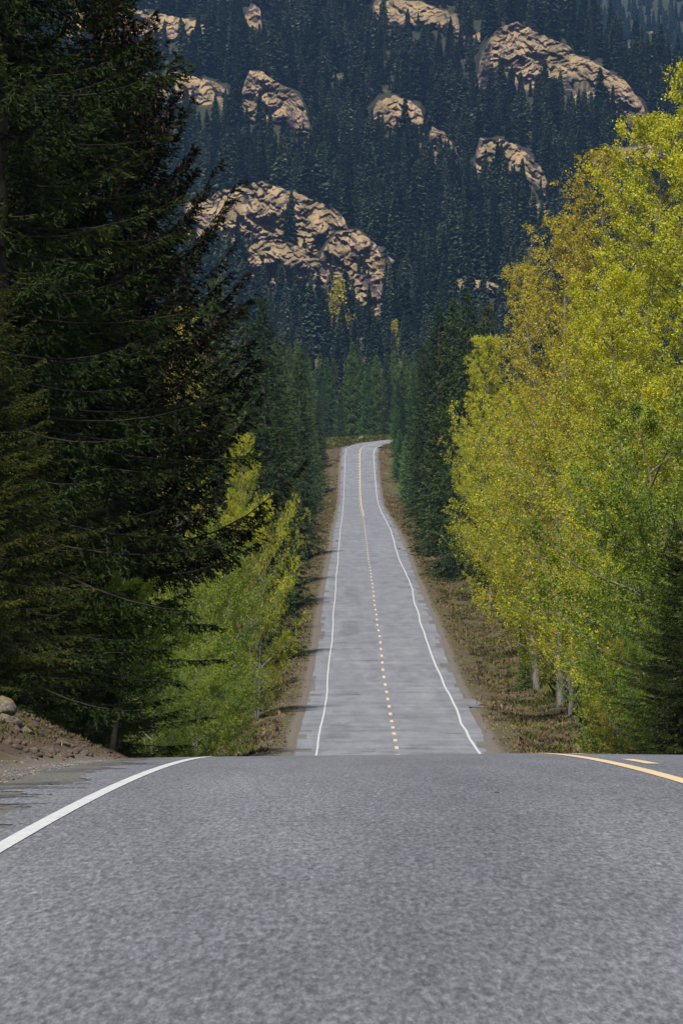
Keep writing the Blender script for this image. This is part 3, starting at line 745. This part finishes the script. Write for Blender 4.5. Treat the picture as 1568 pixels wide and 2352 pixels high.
# sunlit side
for (pr, H0, x, d, yt, rz, wd, lb) in [
    (cot1, 25, 1590, 150, 170, 0.3, 1.05, 'tallest yellow green tree, cut by the frame edge opposite the coned spruce'),
    (cot1, 25, 1478, 172, 275, 2.0, 0.95, 'tall lemon green tree just below the tallest one, with upright tips'),
    (cot2, 24, 1378, 206, 352, 1.1, 0.9, 'tall golden leafed tree with several thin upright tips against the dark mountain'),
    (cot2, 24, 1296, 240, 500, 4.0, 0.9, 'golden brown half leafed tree showing pale limbs and dark conifers through its crown'),
    (cot2, 24, 1228, 262, 612, 5.2, 0.85, 'golden tree beside the dark twin conifer tops, lowest of the golden tall ones'),
    (cot1, 25, 1125, 380, 778, 3.0, 0.85, 'slim yellow green tree with a pointed top in front of the dark roadside conifers'),
    (ald, 13, 1215, 300, 858, 1.0, 0.8, 'round topped bright green tree tucked between the slim pointed tree and the large ones'),
    (ald, 13, 1310, 226, 905, 0.2, 0.95, 'broad lemon green tree spreading in front of the golden trees'),
    (cot1, 25, 1425, 158, 640, 5.5, 0.9, 'dense yellow green tree with brown limbs, filling the middle of the sunlit side'),
    (alg, 12, 1540, 140, 930, 2.6, 1.0, 'deep green yellow tree at the frame edge above the small dark fir'),
    (ald, 13, 1120, 425, 985, 3.7, 0.8, 'lime tree nearest the verge, low crown overhanging the small side clearing'),
    (ald, 13, 1195, 330, 1180, 2.2, 0.8, 'low lime bush tree over the brown verge, below the round topped one'),
    (alg, 12, 1265, 270, 1330, 4.4, 0.75, 'mid green shrubby tree at the foot of the broad lemon green tree'),
    (ald, 13, 1415, 182, 1250, 5.0, 0.75, 'short yellow green tree with twiggy base on the verge edge'),
    (alg, 12, 1462, 150, 1270, 1.4, 0.8, 'deep green alder with grey bare twigs beside the small dark fir'),
    (alg, 12, 1530, 118, 1330, 1.4, 0.65, 'shaded green alder in front of the small dark fir'),
    (cot2, 24, 1420, 140, 1470, 0.9, 1.3, 'scraggly yellow leafed sapling with tangled grey twigs low by the road crest')]:
    at(pr, H0, T, lb, x, d, yt, rz, group=TG, wide=wd, cat='tree')
# shaded side
for (pr, H0, x, d, yt, rz, wd, lb) in [
    (ald, 13, 585, 232, 1140, 0.7, 0.62, 'bright lime alder glowing under the boughs of the coned spruce'),
    (alg, 12, 478, 178, 1215, 2.7, 0.78, 'leafy green alder between the lime alder and the dark spruces'),
    (alg, 12, 395, 142, 1270, 0.4, 0.9, 'large mid green alder spilling down to the road crest'),
    (alg, 12, 455, 132, 1480, 5.0, 1.0, 'low dark green alder bush at the very crest'),
    (alg, 12, 345, 128, 1440, 3.3, 0.9, 'shaded alder behind the pale leaning trunk'),
    (cot1, 25, 545, 262, 1005, 1.9, 0.6, 'yellow tree peeping through gaps of the coned spruce boughs'),
    (cot2, 24, 408, 214, 715, 1.2, 0.5, 'golden tree seen in the gap between the dark spruces'),
    (cot1, 25, 285, 236, 560, 4.2, 0.5, 'tall lemon tree glimpsed high between the dark spruces')]:
    at(pr, H0, T, lb, x, d, yt, rz, group=TG, wide=wd)
tr = at(thin, 12, T, 'slender pale trunk leaning away from the road, thin of leaf', 258, 74, 1330, 0.5, group=TG)
tr.rotation_euler = (0, R(7), 0.5)

# ------------------------------------------------------------------ conifers along the road
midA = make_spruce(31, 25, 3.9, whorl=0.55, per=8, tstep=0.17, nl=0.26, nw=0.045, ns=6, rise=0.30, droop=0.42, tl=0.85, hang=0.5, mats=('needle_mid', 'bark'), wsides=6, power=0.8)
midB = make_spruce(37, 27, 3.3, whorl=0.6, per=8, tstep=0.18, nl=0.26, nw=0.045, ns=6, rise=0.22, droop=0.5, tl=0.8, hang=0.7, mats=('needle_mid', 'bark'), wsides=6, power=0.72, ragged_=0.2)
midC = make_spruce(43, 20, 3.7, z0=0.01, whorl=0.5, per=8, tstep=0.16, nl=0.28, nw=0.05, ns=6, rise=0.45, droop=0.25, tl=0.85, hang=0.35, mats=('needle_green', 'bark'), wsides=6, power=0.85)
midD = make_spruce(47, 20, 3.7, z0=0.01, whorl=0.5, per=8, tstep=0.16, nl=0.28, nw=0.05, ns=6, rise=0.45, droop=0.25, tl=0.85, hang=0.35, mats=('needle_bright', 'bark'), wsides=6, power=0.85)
MID = [(midA, 25), (midB, 27), (midC, 20)]
def skyL(x): return np.interp(x, [380, 455, 520, 560, 600, 640, 680, 720, 760], [520, 640, 655, 700, 690, 760, 800, 880, 960])
def skyR(x): return np.interp(x, [890, 930, 960, 985, 1010, 1035, 1070, 1110, 1160, 1220, 1300], [975, 880, 830, 770, 700, 692, 665, 682, 690, 640, 560])
rgt = np.random.default_rng(101)
cnt = 0
WHERE = ['in the verge row', 'in the second row', 'deep behind the rows']
def along(d): return 'by the lower dashes' if d < 420 else 'midway up the far rise' if d < 640 else 'near the tar joint' if d < 860 else 'close to the bend'
def tone_of(p): return {0: 'broad dark green spruce', 1: 'slim dark spruce', 2: 'fresh green young fir'}[p]
for side in (-1, 1):
    d = 262.0 if side < 0 else 335.0
    while d < 1075:
        for row in range(3):
            if row == 2 and rgt.random() < 0.45: continue
            eX = np.interp(d, ST, sEL) - 6.3 if side < 0 else np.interp(d, ST, sER) + 6.4
            if side > 0 and d > 700: eX -= 1.5 * sm(700, 1000, d)
            if side > 0 and d < 450: eX += 1.0
            if side < 0 and d > 500: eX += 1.3
            dd = d + rgt.normal(0, 3)
            X = eX + side * (row * 5.2 + abs(rgt.normal(0, 0.8)))
            x = 784 + X / dd * FPX
            z = gz(X, dd) - 0.2
            ytop = (skyL(x) if side < 0 else skyR(x))
            Hmax = px2z(ytop, dd) - z
            pidx = rgt.choice(3, p=[.4, .38, .22]) if not (side > 0 and d > 480 and row == 0) else rgt.choice(3, p=[.1, .1, .8])
            parts, H0 = MID[pidx]
            bright = side > 0 and d > 480 and row == 0 and pidx == 2 and rgt.random() < .7
            if bright: parts = midD
            want = rgt.uniform(17, 27) if row else rgt.uniform(10, 22)
            H = min(Hmax * rgt.uniform(.88, 1.0), want)
            if side > 0 and d > 900: H = min(H, rgt.uniform(10, 16))
            if H < 4: continue
            s = H / H0; wf = max(.75, min(1.3, 1.0 / s ** 0.35)) * s
            place(parts, 'roadside_conifer', f'{"bright green young fir" if bright else tone_of(pidx)} {WHERE[row]} {along(dd)}, {"shaded" if side < 0 else "sunlit"} side', 'tree', (X, dd, z), rgt.random() * 6.28, (wf, wf, s),
                  f'conifers beside the road, {"shaded" if side < 0 else "sunlit"} side'); cnt += 1
        d += rgt.uniform(12, 18) * (1 + d / 1500)
# specific tall conifers that make the skyline
for x, d, yt, lb in [(1040, 452, 688, 'tall near black spruce, first of the twin tops beside the golden trees'), (1072, 440, 662, 'tall near black spruce, higher of the twin tops beside the golden trees'),
                     (1008, 520, 702, 'dark spruce with a narrow top just before the twin tops'), (1118, 400, 690, 'dark spruce peeping above the slim yellow green tree'), (970, 640, 790, 'mid height dark spruce stepping down from the twin tops toward the bend'),
                     (1280, 300, 640, 'black conifer hidden behind the golden brown tree'), (1335, 290, 560, 'black conifer behind the tall golden leafed tree'),
                     (497, 300, 640, 'pale green topped spruce beside the lowest boughs of the coned spruce'), (560, 330, 700, 'bushy dark spruce past the coned spruce'), (605, 380, 682, 'tall spire topped spruce on the shaded side of the road'),
                     (640, 430, 765, 'dark spruce next after the spire topped one'), (640, 300, 950, 'olive spruce low against the verge behind the lime alder'),
                     (690, 520, 800, 'slim spruce where the shaded row narrows toward the bend')]:
    parts, H0 = MID[int(rgt.integers(0, 2))]
    at(parts, H0, 'roadside_conifer', lb, x, d, yt, rgt.random() * 6.28, group='tall conifers on the roadside skyline', wide=1.0)
# small firs by the near road on the sunlit side
at(near2, 23, 'roadside_conifer', 'small dark fir at the frame edge, behind the shaded alder', 1568, 112, 1210, 1.0, wide=1.5)
at(midC, 20, 'roadside_conifer', 'little dark fir rising from the brown verge among low alders', 1205, 262, 1465, 1.0, wide=1.3)

# stand closing the view behind the bend
for k in range(95):
    d = rgt.uniform(1108, 1330); x = rgt.uniform(560, 1010); X = px2X(x, d); z = gz(X, d) - 0.2
    if d < 1180 and X > 0: d += 60
    yt = np.interp(x, [560, 640, 700, 760, 830, 900, 950, 1010], [760, 765, 772, 778, 782, 800, 790, 760]) + rgt.uniform(0, 60) * (1 + (d < 1200) * 1.4)
    H = px2z(yt, d) - z; H = min(H, 30)
    pi = int(rgt.choice(3, p=[.15, .25, .6])); parts, H0 = MID[pi]; s = H / H0
    place(parts, 'valley_conifer', 'green conifer in the stand that closes the road behind its bend', 'tree', (X, d, z), rgt.random() * 6.28, (s * .95, s * .95, s), 'conifers in the stand behind the bend')

# ------------------------------------------------------------------ mountain conifers
def far_tree(seed, H, Rm, levels, per, mat):
    rg = np.random.default_rng(seed); fol = Acc()
    V, F = tube(np.array([[0, 0, 0], [0, 0, H * .5], [0, 0, H * .97]]), np.array([.28, .18, .03]), 4); nv = len(V)
    for l in range(levels):
        f = 0.06 + 0.93 * (l + rg.random() * .6) / levels
        r = Rm * (1 - f) ** 0.62 * (0.8 + 0.4 * rg.random()) + 0.12
        az = rg.random(per) * 6.28; L = r * rg.uniform(.55, 1.2, per)
        D = np.stack([np.cos(az), np.sin(az), rg.uniform(-.45, -.1, per)], 1)
        P = np.zeros((per, 3)); P[:, 2] = f * H + rg.normal(0, .25, per)
        sdir = np.stack([-np.sin(az), np.cos(az), rg.normal(0, .35, per)], 1)
        wdt = (0.20 + .20 * L)[:, None]
        tip = P + D * L[:, None]; midp = P + D * (L * .5)[:, None] + np.array([0, 0, .12])
        V4 = np.stack([P, midp - sdir * wdt, tip, midp + sdir * wdt], 1).reshape(-1, 3)
        fol.add(V4, np.arange(per * 4).reshape(per, 4), np.repeat(np.clip(.35 + .35 * f + rg.normal(0, .2, per), 0, 1), 4))
    fol.add(np.array([[-.12, 0, H * .93], [.12, 0, H * .93], [0, 0, H * 1.01], [0, .12, H * .93]]), np.array([[0, 1, 2, 3]]), np.full(4, .7))
    Vf, Ff, A = fol.get()
    VV = np.concatenate([Vf, V]); FF = np.concatenate([Ff, F + len(Vf)])
    return mesh('mountain_spruce', VV, FF, [M[mat], M['bark']], {'tint': np.concatenate([A, np.zeros(nv)])}, mi=np.concatenate([np.zeros(len(Ff)), np.ones(len(F))]))
FAR = [far_tree(200, 20, 3.5, 48, 22, 'needle_far'), far_tree(201, 24, 3.3, 54, 20, 'needle_far'), far_tree(202, 17, 3.5, 42, 22, 'needle_far'), far_tree(203, 22, 2.7, 48, 17, 'needle_far'), far_tree(204, 20, 3.9, 38, 17, 'needle_far')]
FH = [20, 24, 17, 22, 20]
rgm = np.random.default_rng(404)
pts = []
def msample(arr, x, d):
    fi = (d - ds[0]) / 3.6; fj = (x - xs[0]) / 4.2
    i = np.clip(fi.astype(int), 0, len(ds) - 1); j = np.clip(fj.astype(int), 0, len(xs) - 1); return arr[i, j]
nC = 8600
d_ = rgm.uniform(1690, 2900, nC); X_ = rgm.uniform(-1, 1, nC) * 0.112 * d_ + 0.0; x_ = 784 + X_ / d_ * FPX
z_ = msample(MZw, x_, d_); rk_ = msample(rockm, x_, d_); yb_ = msample(MY, x_, d_)
beyond = msample((rowi > first[None, :] + 9) * np.ones_like(MY), x_, d_)
clump = fbm(X_ / 22., d_ / 22., 55, 3)
# rock just up-slope must stay in view: keep the foot of each bluff to smaller trees
rk_up = np.max([msample(rockm, x_, d_ + q) for q in (8, 18, 30, 42)], 0)
keep = (rk_ < 0.25) | (rgm.random(nC) < 0.035)
keep &= (clump > -0.24) & (beyond < .5) & (yb_ > -140)
Hh = np.clip(rgm.normal(22, 6.0, nC), 8, 36) * (1 + .35 * clump)
Hh = np.where(rk_up > .4, np.minimum(Hh * .5, 12), Hh); Hh = np.where(rk_ > .3, Hh * .62, Hh)
keep &= (rgm.random(nC) < np.where((rk_up > .5) & (rk_ < .25), 0.42, 0.95))
idk = np.where(keep)[0]
# the bluffs stand clear of tall trees at their feet
for (j, xa, xb, dcx, rl, A, top) in bluffs:
    tx = np.interp(x_[idk], xs, top); hx = np.interp(x_[idk], xs, A); dx_ = np.interp(x_[idk], xs, dcx)
    ytop_ = yb_[idk] - Hh[idk] / d_[idk] * FPX
    hide = (x_[idk] > xa) & (x_[idk] < xb) & (hx > 14) & (d_[idk] < dx_ + rl) & (yb_[idk] > tx) & (ytop_ < tx + hx * .62)
    idk = idk[~(hide & (rgm.random(len(idk)) < .88))]
# reject those too close together
cell = {}; sel = []
for q in idk:
    c = (int(X_[q] // 5.6), int(d_[q] // 6.2))
    if c in cell: continue
    cell[c] = 1; sel.append(q)
sel = np.array(sel); sel = sel[np.argsort(d_[sel] / Hh[sel])]
inview = (x_[sel] > -10) & (x_[sel] < 1578) & (yb_[sel] < 860) & ~((x_[sel] < 250)) & (yb_[sel] > 40) & (yb_[sel] < skyL(x_[sel]) + 700)
near_sel = sel[inview][:285]; rest = np.setdiff1d(sel, near_sel)
pi_ = rgm.integers(0, 5, nC); pi_[::3] = rgm.integers(0, 2, len(pi_[::3]))
protocol = bpy.data.collections.new('mountain_spruce_kinds')
seen_p = set()
for q in near_sel:
    p = int(pi_[q]); s = Hh[q] / FH[p]
    o = link('mountain_spruce', FAR[p]); o.location = (X_[q], d_[q], z_[q] - .4); o.rotation_euler = (0, 0, rgm.random() * 6.28); o.scale = (s, s, s)
    o['label'] = 'blue green spruce standing among its like on the forested mountainside'; o['category'] = 'tree'; o['group'] = 'spruces on the mountainside'
    if p not in seen_p: seen_p.add(p); protocol.objects.link(o)
# the rest as one forest, instanced
me = bpy.data.meshes.new('forest')
P = np.stack([X_[rest], d_[rest], z_[rest] - .4], 1)
kinds = pi_[rest]; scl = Hh[rest] / np.array(FH)[kinds]
# far ridge forest and the flanking valley floor
nb = 2600; db = rgm.uniform(3700, 4690, nb); xb = rgm.uniform(900, 1750, nb)
ib = ((db - 3700) / 14).astype(int); jb = ((xb - 300) / 14).astype(int); okb = (BY[ib, jb] > -60) & (BY[ib, jb] < 260) & (brk[ib, jb] < .3)
Pb = np.stack([(xb - 784) / FPX * db, db, (YE - BY[ib, jb]) / FPX * db - .5], 1)[okb]
kb = rgm.integers(0, 4, len(Pb))
nv_ = 1100; dv = rgm.uniform(1120, 1700, nv_); Xv = rgm.uniform(-1, 1, nv_) * .125 * dv
okv = (np.abs(Xv) > 24) | (dv > 1340)
gzv = ground_z(Xv, dv); gzv = gzv + sm(1250, 1700, dv) * (px2z(830, 1700) - gzv)
Pv = np.stack([Xv, dv, gzv - .3], 1)[okv]; kv = rgm.integers(0, 5, len(Pv))
P = np.concatenate([P, Pb, Pv]); kinds = np.concatenate([kinds, kb, kv]); scl = np.concatenate([scl, rgm.uniform(.8, 1.3, len(Pb)), rgm.uniform(.7, 1.0, len(Pv))])
me.vertices.add(len(P)); me.vertices.foreach_set('co', P.astype(np.float32).ravel())
for nm, vals, ty in (('sc', scl, 'FLOAT'), ('rz', rgm.random(len(P)) * 6.28, 'FLOAT'), ('kd', kinds, 'INT')):
    at_ = me.attributes.new(nm, ty, 'POINT'); at_.data.foreach_set('value', np.asarray(vals, dtype=np.float32 if ty == 'FLOAT' else np.int32))
forest = link('mountain_forest', me, kind='stuff')
forest['label'] = 'dense dark spruce forest covering the mountainside between the bluffs'
ng = bpy.data.node_groups.new('forest', 'GeometryNodeTree')
ng.interface.new_socket('Geometry', in_out='INPUT', socket_type='NodeSocketGeometry'); ng.interface.new_socket('Geometry', in_out='OUTPUT', socket_type='NodeSocketGeometry')
gi = ng.nodes.new('NodeGroupInput'); go = ng.nodes.new('NodeGroupOutput')
mp = ng.nodes.new('GeometryNodeMeshToPoints'); ip = ng.nodes.new('GeometryNodeInstanceOnPoints'); ci = ng.nodes.new('GeometryNodeCollectionInfo')
ci.inputs['Collection'].default_value = protocol; ci.inputs['Separate Children'].default_value = True; ci.inputs['Reset Children'].default_value = True
def na_(nm, ty):
    q = ng.nodes.new('GeometryNodeInputNamedAttribute'); q.data_type = ty; q.inputs[0].default_value = nm; return q.outputs[0]
cb = ng.nodes.new('ShaderNodeCombineXYZ'); ng.links.new(na_('rz', 'FLOAT'), cb.inputs[2])
ng.links.new(gi.outputs[0], mp.inputs[0]); ng.links.new(mp.outputs[0], ip.inputs['Points']); ng.links.new(ci.outputs[0], ip.inputs['Instance'])
ip.inputs['Pick Instance'].default_value = True
ng.links.new(na_('kd', 'INT'), ip.inputs['Instance Index']); ng.links.new(cb.outputs[0], ip.inputs['Rotation']); ng.links.new(na_('sc', 'FLOAT'), ip.inputs['Scale'])
ng.links.new(ip.outputs[0], go.inputs[0])
md = forest.modifiers.new('forest', 'NODES'); md.node_group = ng
# golden shrubs on the mountain foot
gold = make_leafy(55, 16, 2.2, 0.05, 30, 6, 10, 0.22, 0.9, 'leaf_gold', 'bark_pale', colm, lump=.5)
for x, d, yt, lb in [(775, 1696, 642, 'golden leafed tree alone among dark spruces at the mountain foot'), (905, 1694, 735, 'small pale golden tree low on the mountain foot behind the valley stand')]:
    z = float(msample(MZw, np.array([float(x)]), np.array([float(d)]))[0]); H = px2z(yt, d) - z
    place(gold, 'broadleaf_tree', lb, 'tree', (px2X(x, d), d, z), 0, (max(H, 8) / 16,) * 3)

# ------------------------------------------------------------------ verge cover: heather, dry grass, moss (one object each)
def tufts(name, seed, n, dmin, dmax, mat, size, emin, emax, sides, bl, label, pw=1.6, spread=.5, bend=False):
    rg = np.random.default_rng(seed)
    d = dmin + (dmax - dmin) * rg.random(n) ** pw
    sd_ = rg.choice(sides, n); ee = emin + (emax - emin) * rg.random(n)
    el = np.interp(d, ST, sEL); er = np.interp(d, ST, sER)
    X = np.where(sd_ < 0, el - ee, er + ee)
    if bend:
        X = rg.uniform(-14, 34, n); out_ = np.sqrt(np.min([(X - q[0]) ** 2 + (d - q[1]) ** 2 for q in arc[::3]], 0))
        msk = (out_ > 5.4) | (d < 1058)
        msk &= (d > 1060)
    else: msk = fbm(X / 2.2, d / 5., seed, 3) > -0.05
    X, d = X[msk], d[msk]; n = len(X)
    z = ground_z(X, d)
    sz = size * rg.uniform(.5, 1.5, n) * (1 + d / 900)
    tt = np.clip(.5 + fbm(X / 1.5, d / 4., seed + 5, 3) * 1.3 + rg.normal(0, .12, n), 0, 1)
    az = rg.random((n, bl)) * 6.28; ln = rg.uniform(.25, 1., (n, bl)) * spread
    D = np.stack([np.cos(az) * ln, np.sin(az) * ln, rg.uniform(.45, 1., (n, bl))], -1)
    L = sz[:, None] * rg.uniform(.6, 1.2, (n, bl))
    P0 = np.stack([X, d, z - .03], -1)[:, None, :] + rg.normal(0, 1, (n, bl, 3)) * (sz * .38)[:, None, None] * np.array([1, 1, .05])
    W = (L * .17).ravel()
    D[..., 2] *= .55; L = L * .8
    V, F, A = slivers(P0.reshape(-1, 3), (D / np.linalg.norm(D, axis=-1)[..., None]).reshape(-1, 3), L.ravel(), W, rg, np.repeat(tt, bl) * 1.0 + 0)
    o = link(name, mesh(name, V, F, [M[mat]], {'tint': A}), kind='stuff'); o['label'] = label
tufts('heather', 61, 24000, 150, 900, 'heather', .22, 1.0, 10.5, [-1, 1], 8, 'low brown heather clumps on the verges')
tufts('dry_grass', 62, 20000, 150, 900, 'drygrass', .14, 0.45, 5.5, [-1, 1], 6, 'straw coloured dry grass along the gravel edge')
tufts('green_scrub', 63, 26000, 150, 900, 'moss', .20, 1.8, 11, [-1, 1], 8, 'mossy green scrub between the heather')
tufts('bank_scrub', 64, 2600, 42, 64, 'moss', .06, 1.2, 5, [-1], 9, 'green and yellow scrub on top of the rubble bank')
tufts('far_scrub', 67, 12000, 640, 1058, 'drygrass', .20, .6, 9, [-1, 1], 7, 'dry brown scrub along the upper verges', 1.0)
tufts('slash', 66, 5000, 1060, 1130, 'moss', .34, 0, 1, [1], 8, 'dull green and brown slash on the slope above the bend', 1.0, bend=True)
tufts('bank_heather', 68, 2600, 38, 62, 'heather', .05, 1.0, 4.5, [-1], 9, 'dead brown stems and roots on the earth bank', 1.0)
tufts('undergrowth', 65, 3500, 150, 420, 'moss', .42, 5.5, 12, [-1, 1], 12, 'dense undergrowth at the foot of the roadside trees')

# ------------------------------------------------------------------ rubble bank and boulders by the crest
import bmesh
bm = bmesh.new(); bmesh.ops.create_icosphere(bm, subdivisions=3, radius=1); bm.verts.ensure_lookup_table()
IV = np.array([v.co[:] for v in bm.verts]); IF = np.array([[v.index for v in f.verts] for f in bm.faces]); bm.free()
bm = bmesh.new(); bmesh.ops.create_icosphere(bm, subdivisions=1, radius=1); bm.verts.ensure_lookup_table()
JV = np.array([v.co[:] for v in bm.verts]); JF = np.array([[v.index for v in f.verts] for f in bm.faces]); bm.free()
def boulder(seed, V0, F0):
    rg = np.random.default_rng(seed); V = V0.copy()
    for _ in range(9):
        nrm = rg.normal(size=3); nrm /= np.linalg.norm(nrm); h = rg.uniform(.42, .85)
        dd = V @ nrm; V = V - np.outer(np.clip(dd - h, 0, None), nrm)
    V = V * (1 + .22 * fbm(V0[:, 0] * 3 + 9, V0[:, 1] * 3 + V0[:, 2] * 2, seed, 3))[:, None]
    return V
for (X, d, s, lb) in [(-3.92, 49.5, (.22, .2, .16), 'largest pale grey boulder on the rubble bank'), (-4.25, 51, (.30, .25, .2), 'mossy topped boulder above the largest pale one'),
                      (-3.62, 47.5, (.10, .1, .08), 'small pale boulder lying in front of the largest one'), (-4.15, 46.5, (.16, .14, .11), 'brown boulder low in the rubble at the frame edge'),
                      (-3.35, 50, (.10, .09, .07), 'round grey boulder midway down the rubble bank'), (-3.05, 49, (.075, .07, .055), 'last little boulder where the bank meets the gravel'),
                      (px2X(828, 1088), 1094, (1.3, 1.1, .7), 'far grey boulder in the low scrub above the bend')]:
    me = mesh('boulder', boulder(int(abs(X) * 100) % 97, IV, IF), IF, [M['rock']])
    o = link('boulder', me); o.location = (X, d, gz(X, d) + s[2] * .2); o.scale = s; o.rotation_euler = (0.2, 0.1, X); o['label'] = lb; o['category'] = 'boulder'
m, t = newmat('earth_rock'); oi = noise(t, coords(t), 9, 5, .7); finish(t, ramp(t, oi, [(0.3, (.03, .02, .014)), (0.55, (.085, .06, .045)), (0.75, (.17, .13, .10))]), .95, oi, .6, .02); M['earth_rock'] = m
def rubble(name, n, fX, fd, fs, seed, mat, label, lift=.2):
    rg = np.random.default_rng(seed); ac = Acc(); X = fX(rg, n); d = fd(rg, n); s = fs(rg, n); z = ground_z(X, d)
    kinds_ = [boulder(900 + k, JV, JF) for k in range(6)]
    for i in range(n):
        V = kinds_[i % 6] * s[i] * np.array([1, rg.uniform(.7, 1.1), rg.uniform(.5, .8)]); c, q = math.cos(i), math.sin(i)
        V = np.stack([V[:, 0] * c - V[:, 1] * q, V[:, 0] * q + V[:, 1] * c, V[:, 2]], 1) + np.array([X[i], d[i], z[i] + s[i] * lift]); ac.add(V, JF)
    V, F, _ = ac.get(); o = link(name, mesh(name, V, F, [M[mat]]), kind='stuff'); o['label'] = label
rubble('rubble', 1300, lambda r, n: -2.85 - 2.2 * r.random(n) ** .8, lambda r, n: r.uniform(38, 58, n), lambda r, n: .012 + .075 * r.random(n) ** 4, 31, 'earth_rock', 'broken brown rubble covering the roadside bank')
m, t = newmat('gravel_stones'); oi = noise(t, coords(t), 7, 2); finish(t, ramp(t, oi, [(0.35, (.07, .065, .06)), (0.65, (.20, .185, .165))]), .9); M['gravel'] = m
rubble('gravel', 3600, lambda r, n: -2.33 - .75 * r.random(n) ** 1.4, lambda r, n: r.uniform(17, 50, n), lambda r, n: .006 + .013 * r.random(n) ** 2, 32, 'gravel', 'loose grey gravel beside the paved shoulder')
rubble('verge_gravel', 2600, lambda r, n: np.where(r.random(n) < .5, -2.6 - 1.2 * r.random(n), 7.1 + 1.5 * r.random(n)), lambda r, n: r.uniform(172, 330, n), lambda r, n: .02 + .05 * r.random(n) ** 3, 33, 'gravel', 'pebbly gravel strip between paving and verge')
# a few pebbles on the paving
for k, (X, d) in enumerate([(-0.55, 27.5), (-1.72, 24.5), (-1.9, 27.0), (-1.62, 33), (0.9, 24)]):
    me = mesh('pebble', boulder(50 + k, JV, JF), JF, [M['tar']]); s = .008 + .004 * (k % 3)
    o = link('pebble', me); o.location = (X, d, float(np.interp(d, ST, SZ)) - CAMBER * abs(X - 2.155) + s * .4); o.scale = (s * 1.6, s, s * .6)
    o['label'] = ['dark pebble alone on the lane beside the white line', 'dark pebble just outside the white line', 'dark pebble on the worn shoulder paving', 'farther dark pebble near the white line', 'tiny dark pebble out in the middle of the lane'][k]; o['category'] = 'pebble'

# ------------------------------------------------------------------ haze
HZ = 0.000034
V = np.array([[x, y, z] for x in (-900, 1100) for y in (-80, 4900) for z in (-14, 760)], float)
F = np.array([[0, 1, 3, 2], [4, 6, 7, 5], [0, 4, 5, 1], [2, 3, 7, 6], [0, 2, 6, 4], [1, 5, 7, 3]])
m = bpy.data.materials.new('haze'); m.use_nodes = True; t = m.node_tree; t.nodes.clear()
pv = t.nodes.new('ShaderNodeVolumePrincipled'); pv.inputs['Color'].default_value = (0.30, 0.53, 1.0, 1); pv.inputs['Density'].default_value = HZ; pv.inputs['Anisotropy'].default_value = 0.1
o = t.nodes.new('ShaderNodeOutputMaterial'); t.links.new(pv.outputs[0], o.inputs['Volume'])
link('haze', mesh('haze', V, F, [m]), kind='stuff')
print('tris', [(me.name, len(me.loops) - 2 * len(me.polygons)) for me in bpy.data.meshes if len(me.polygons) > 40000], sum(len(me.loops) - 2 * len(me.polygons) for me in bpy.data.meshes))
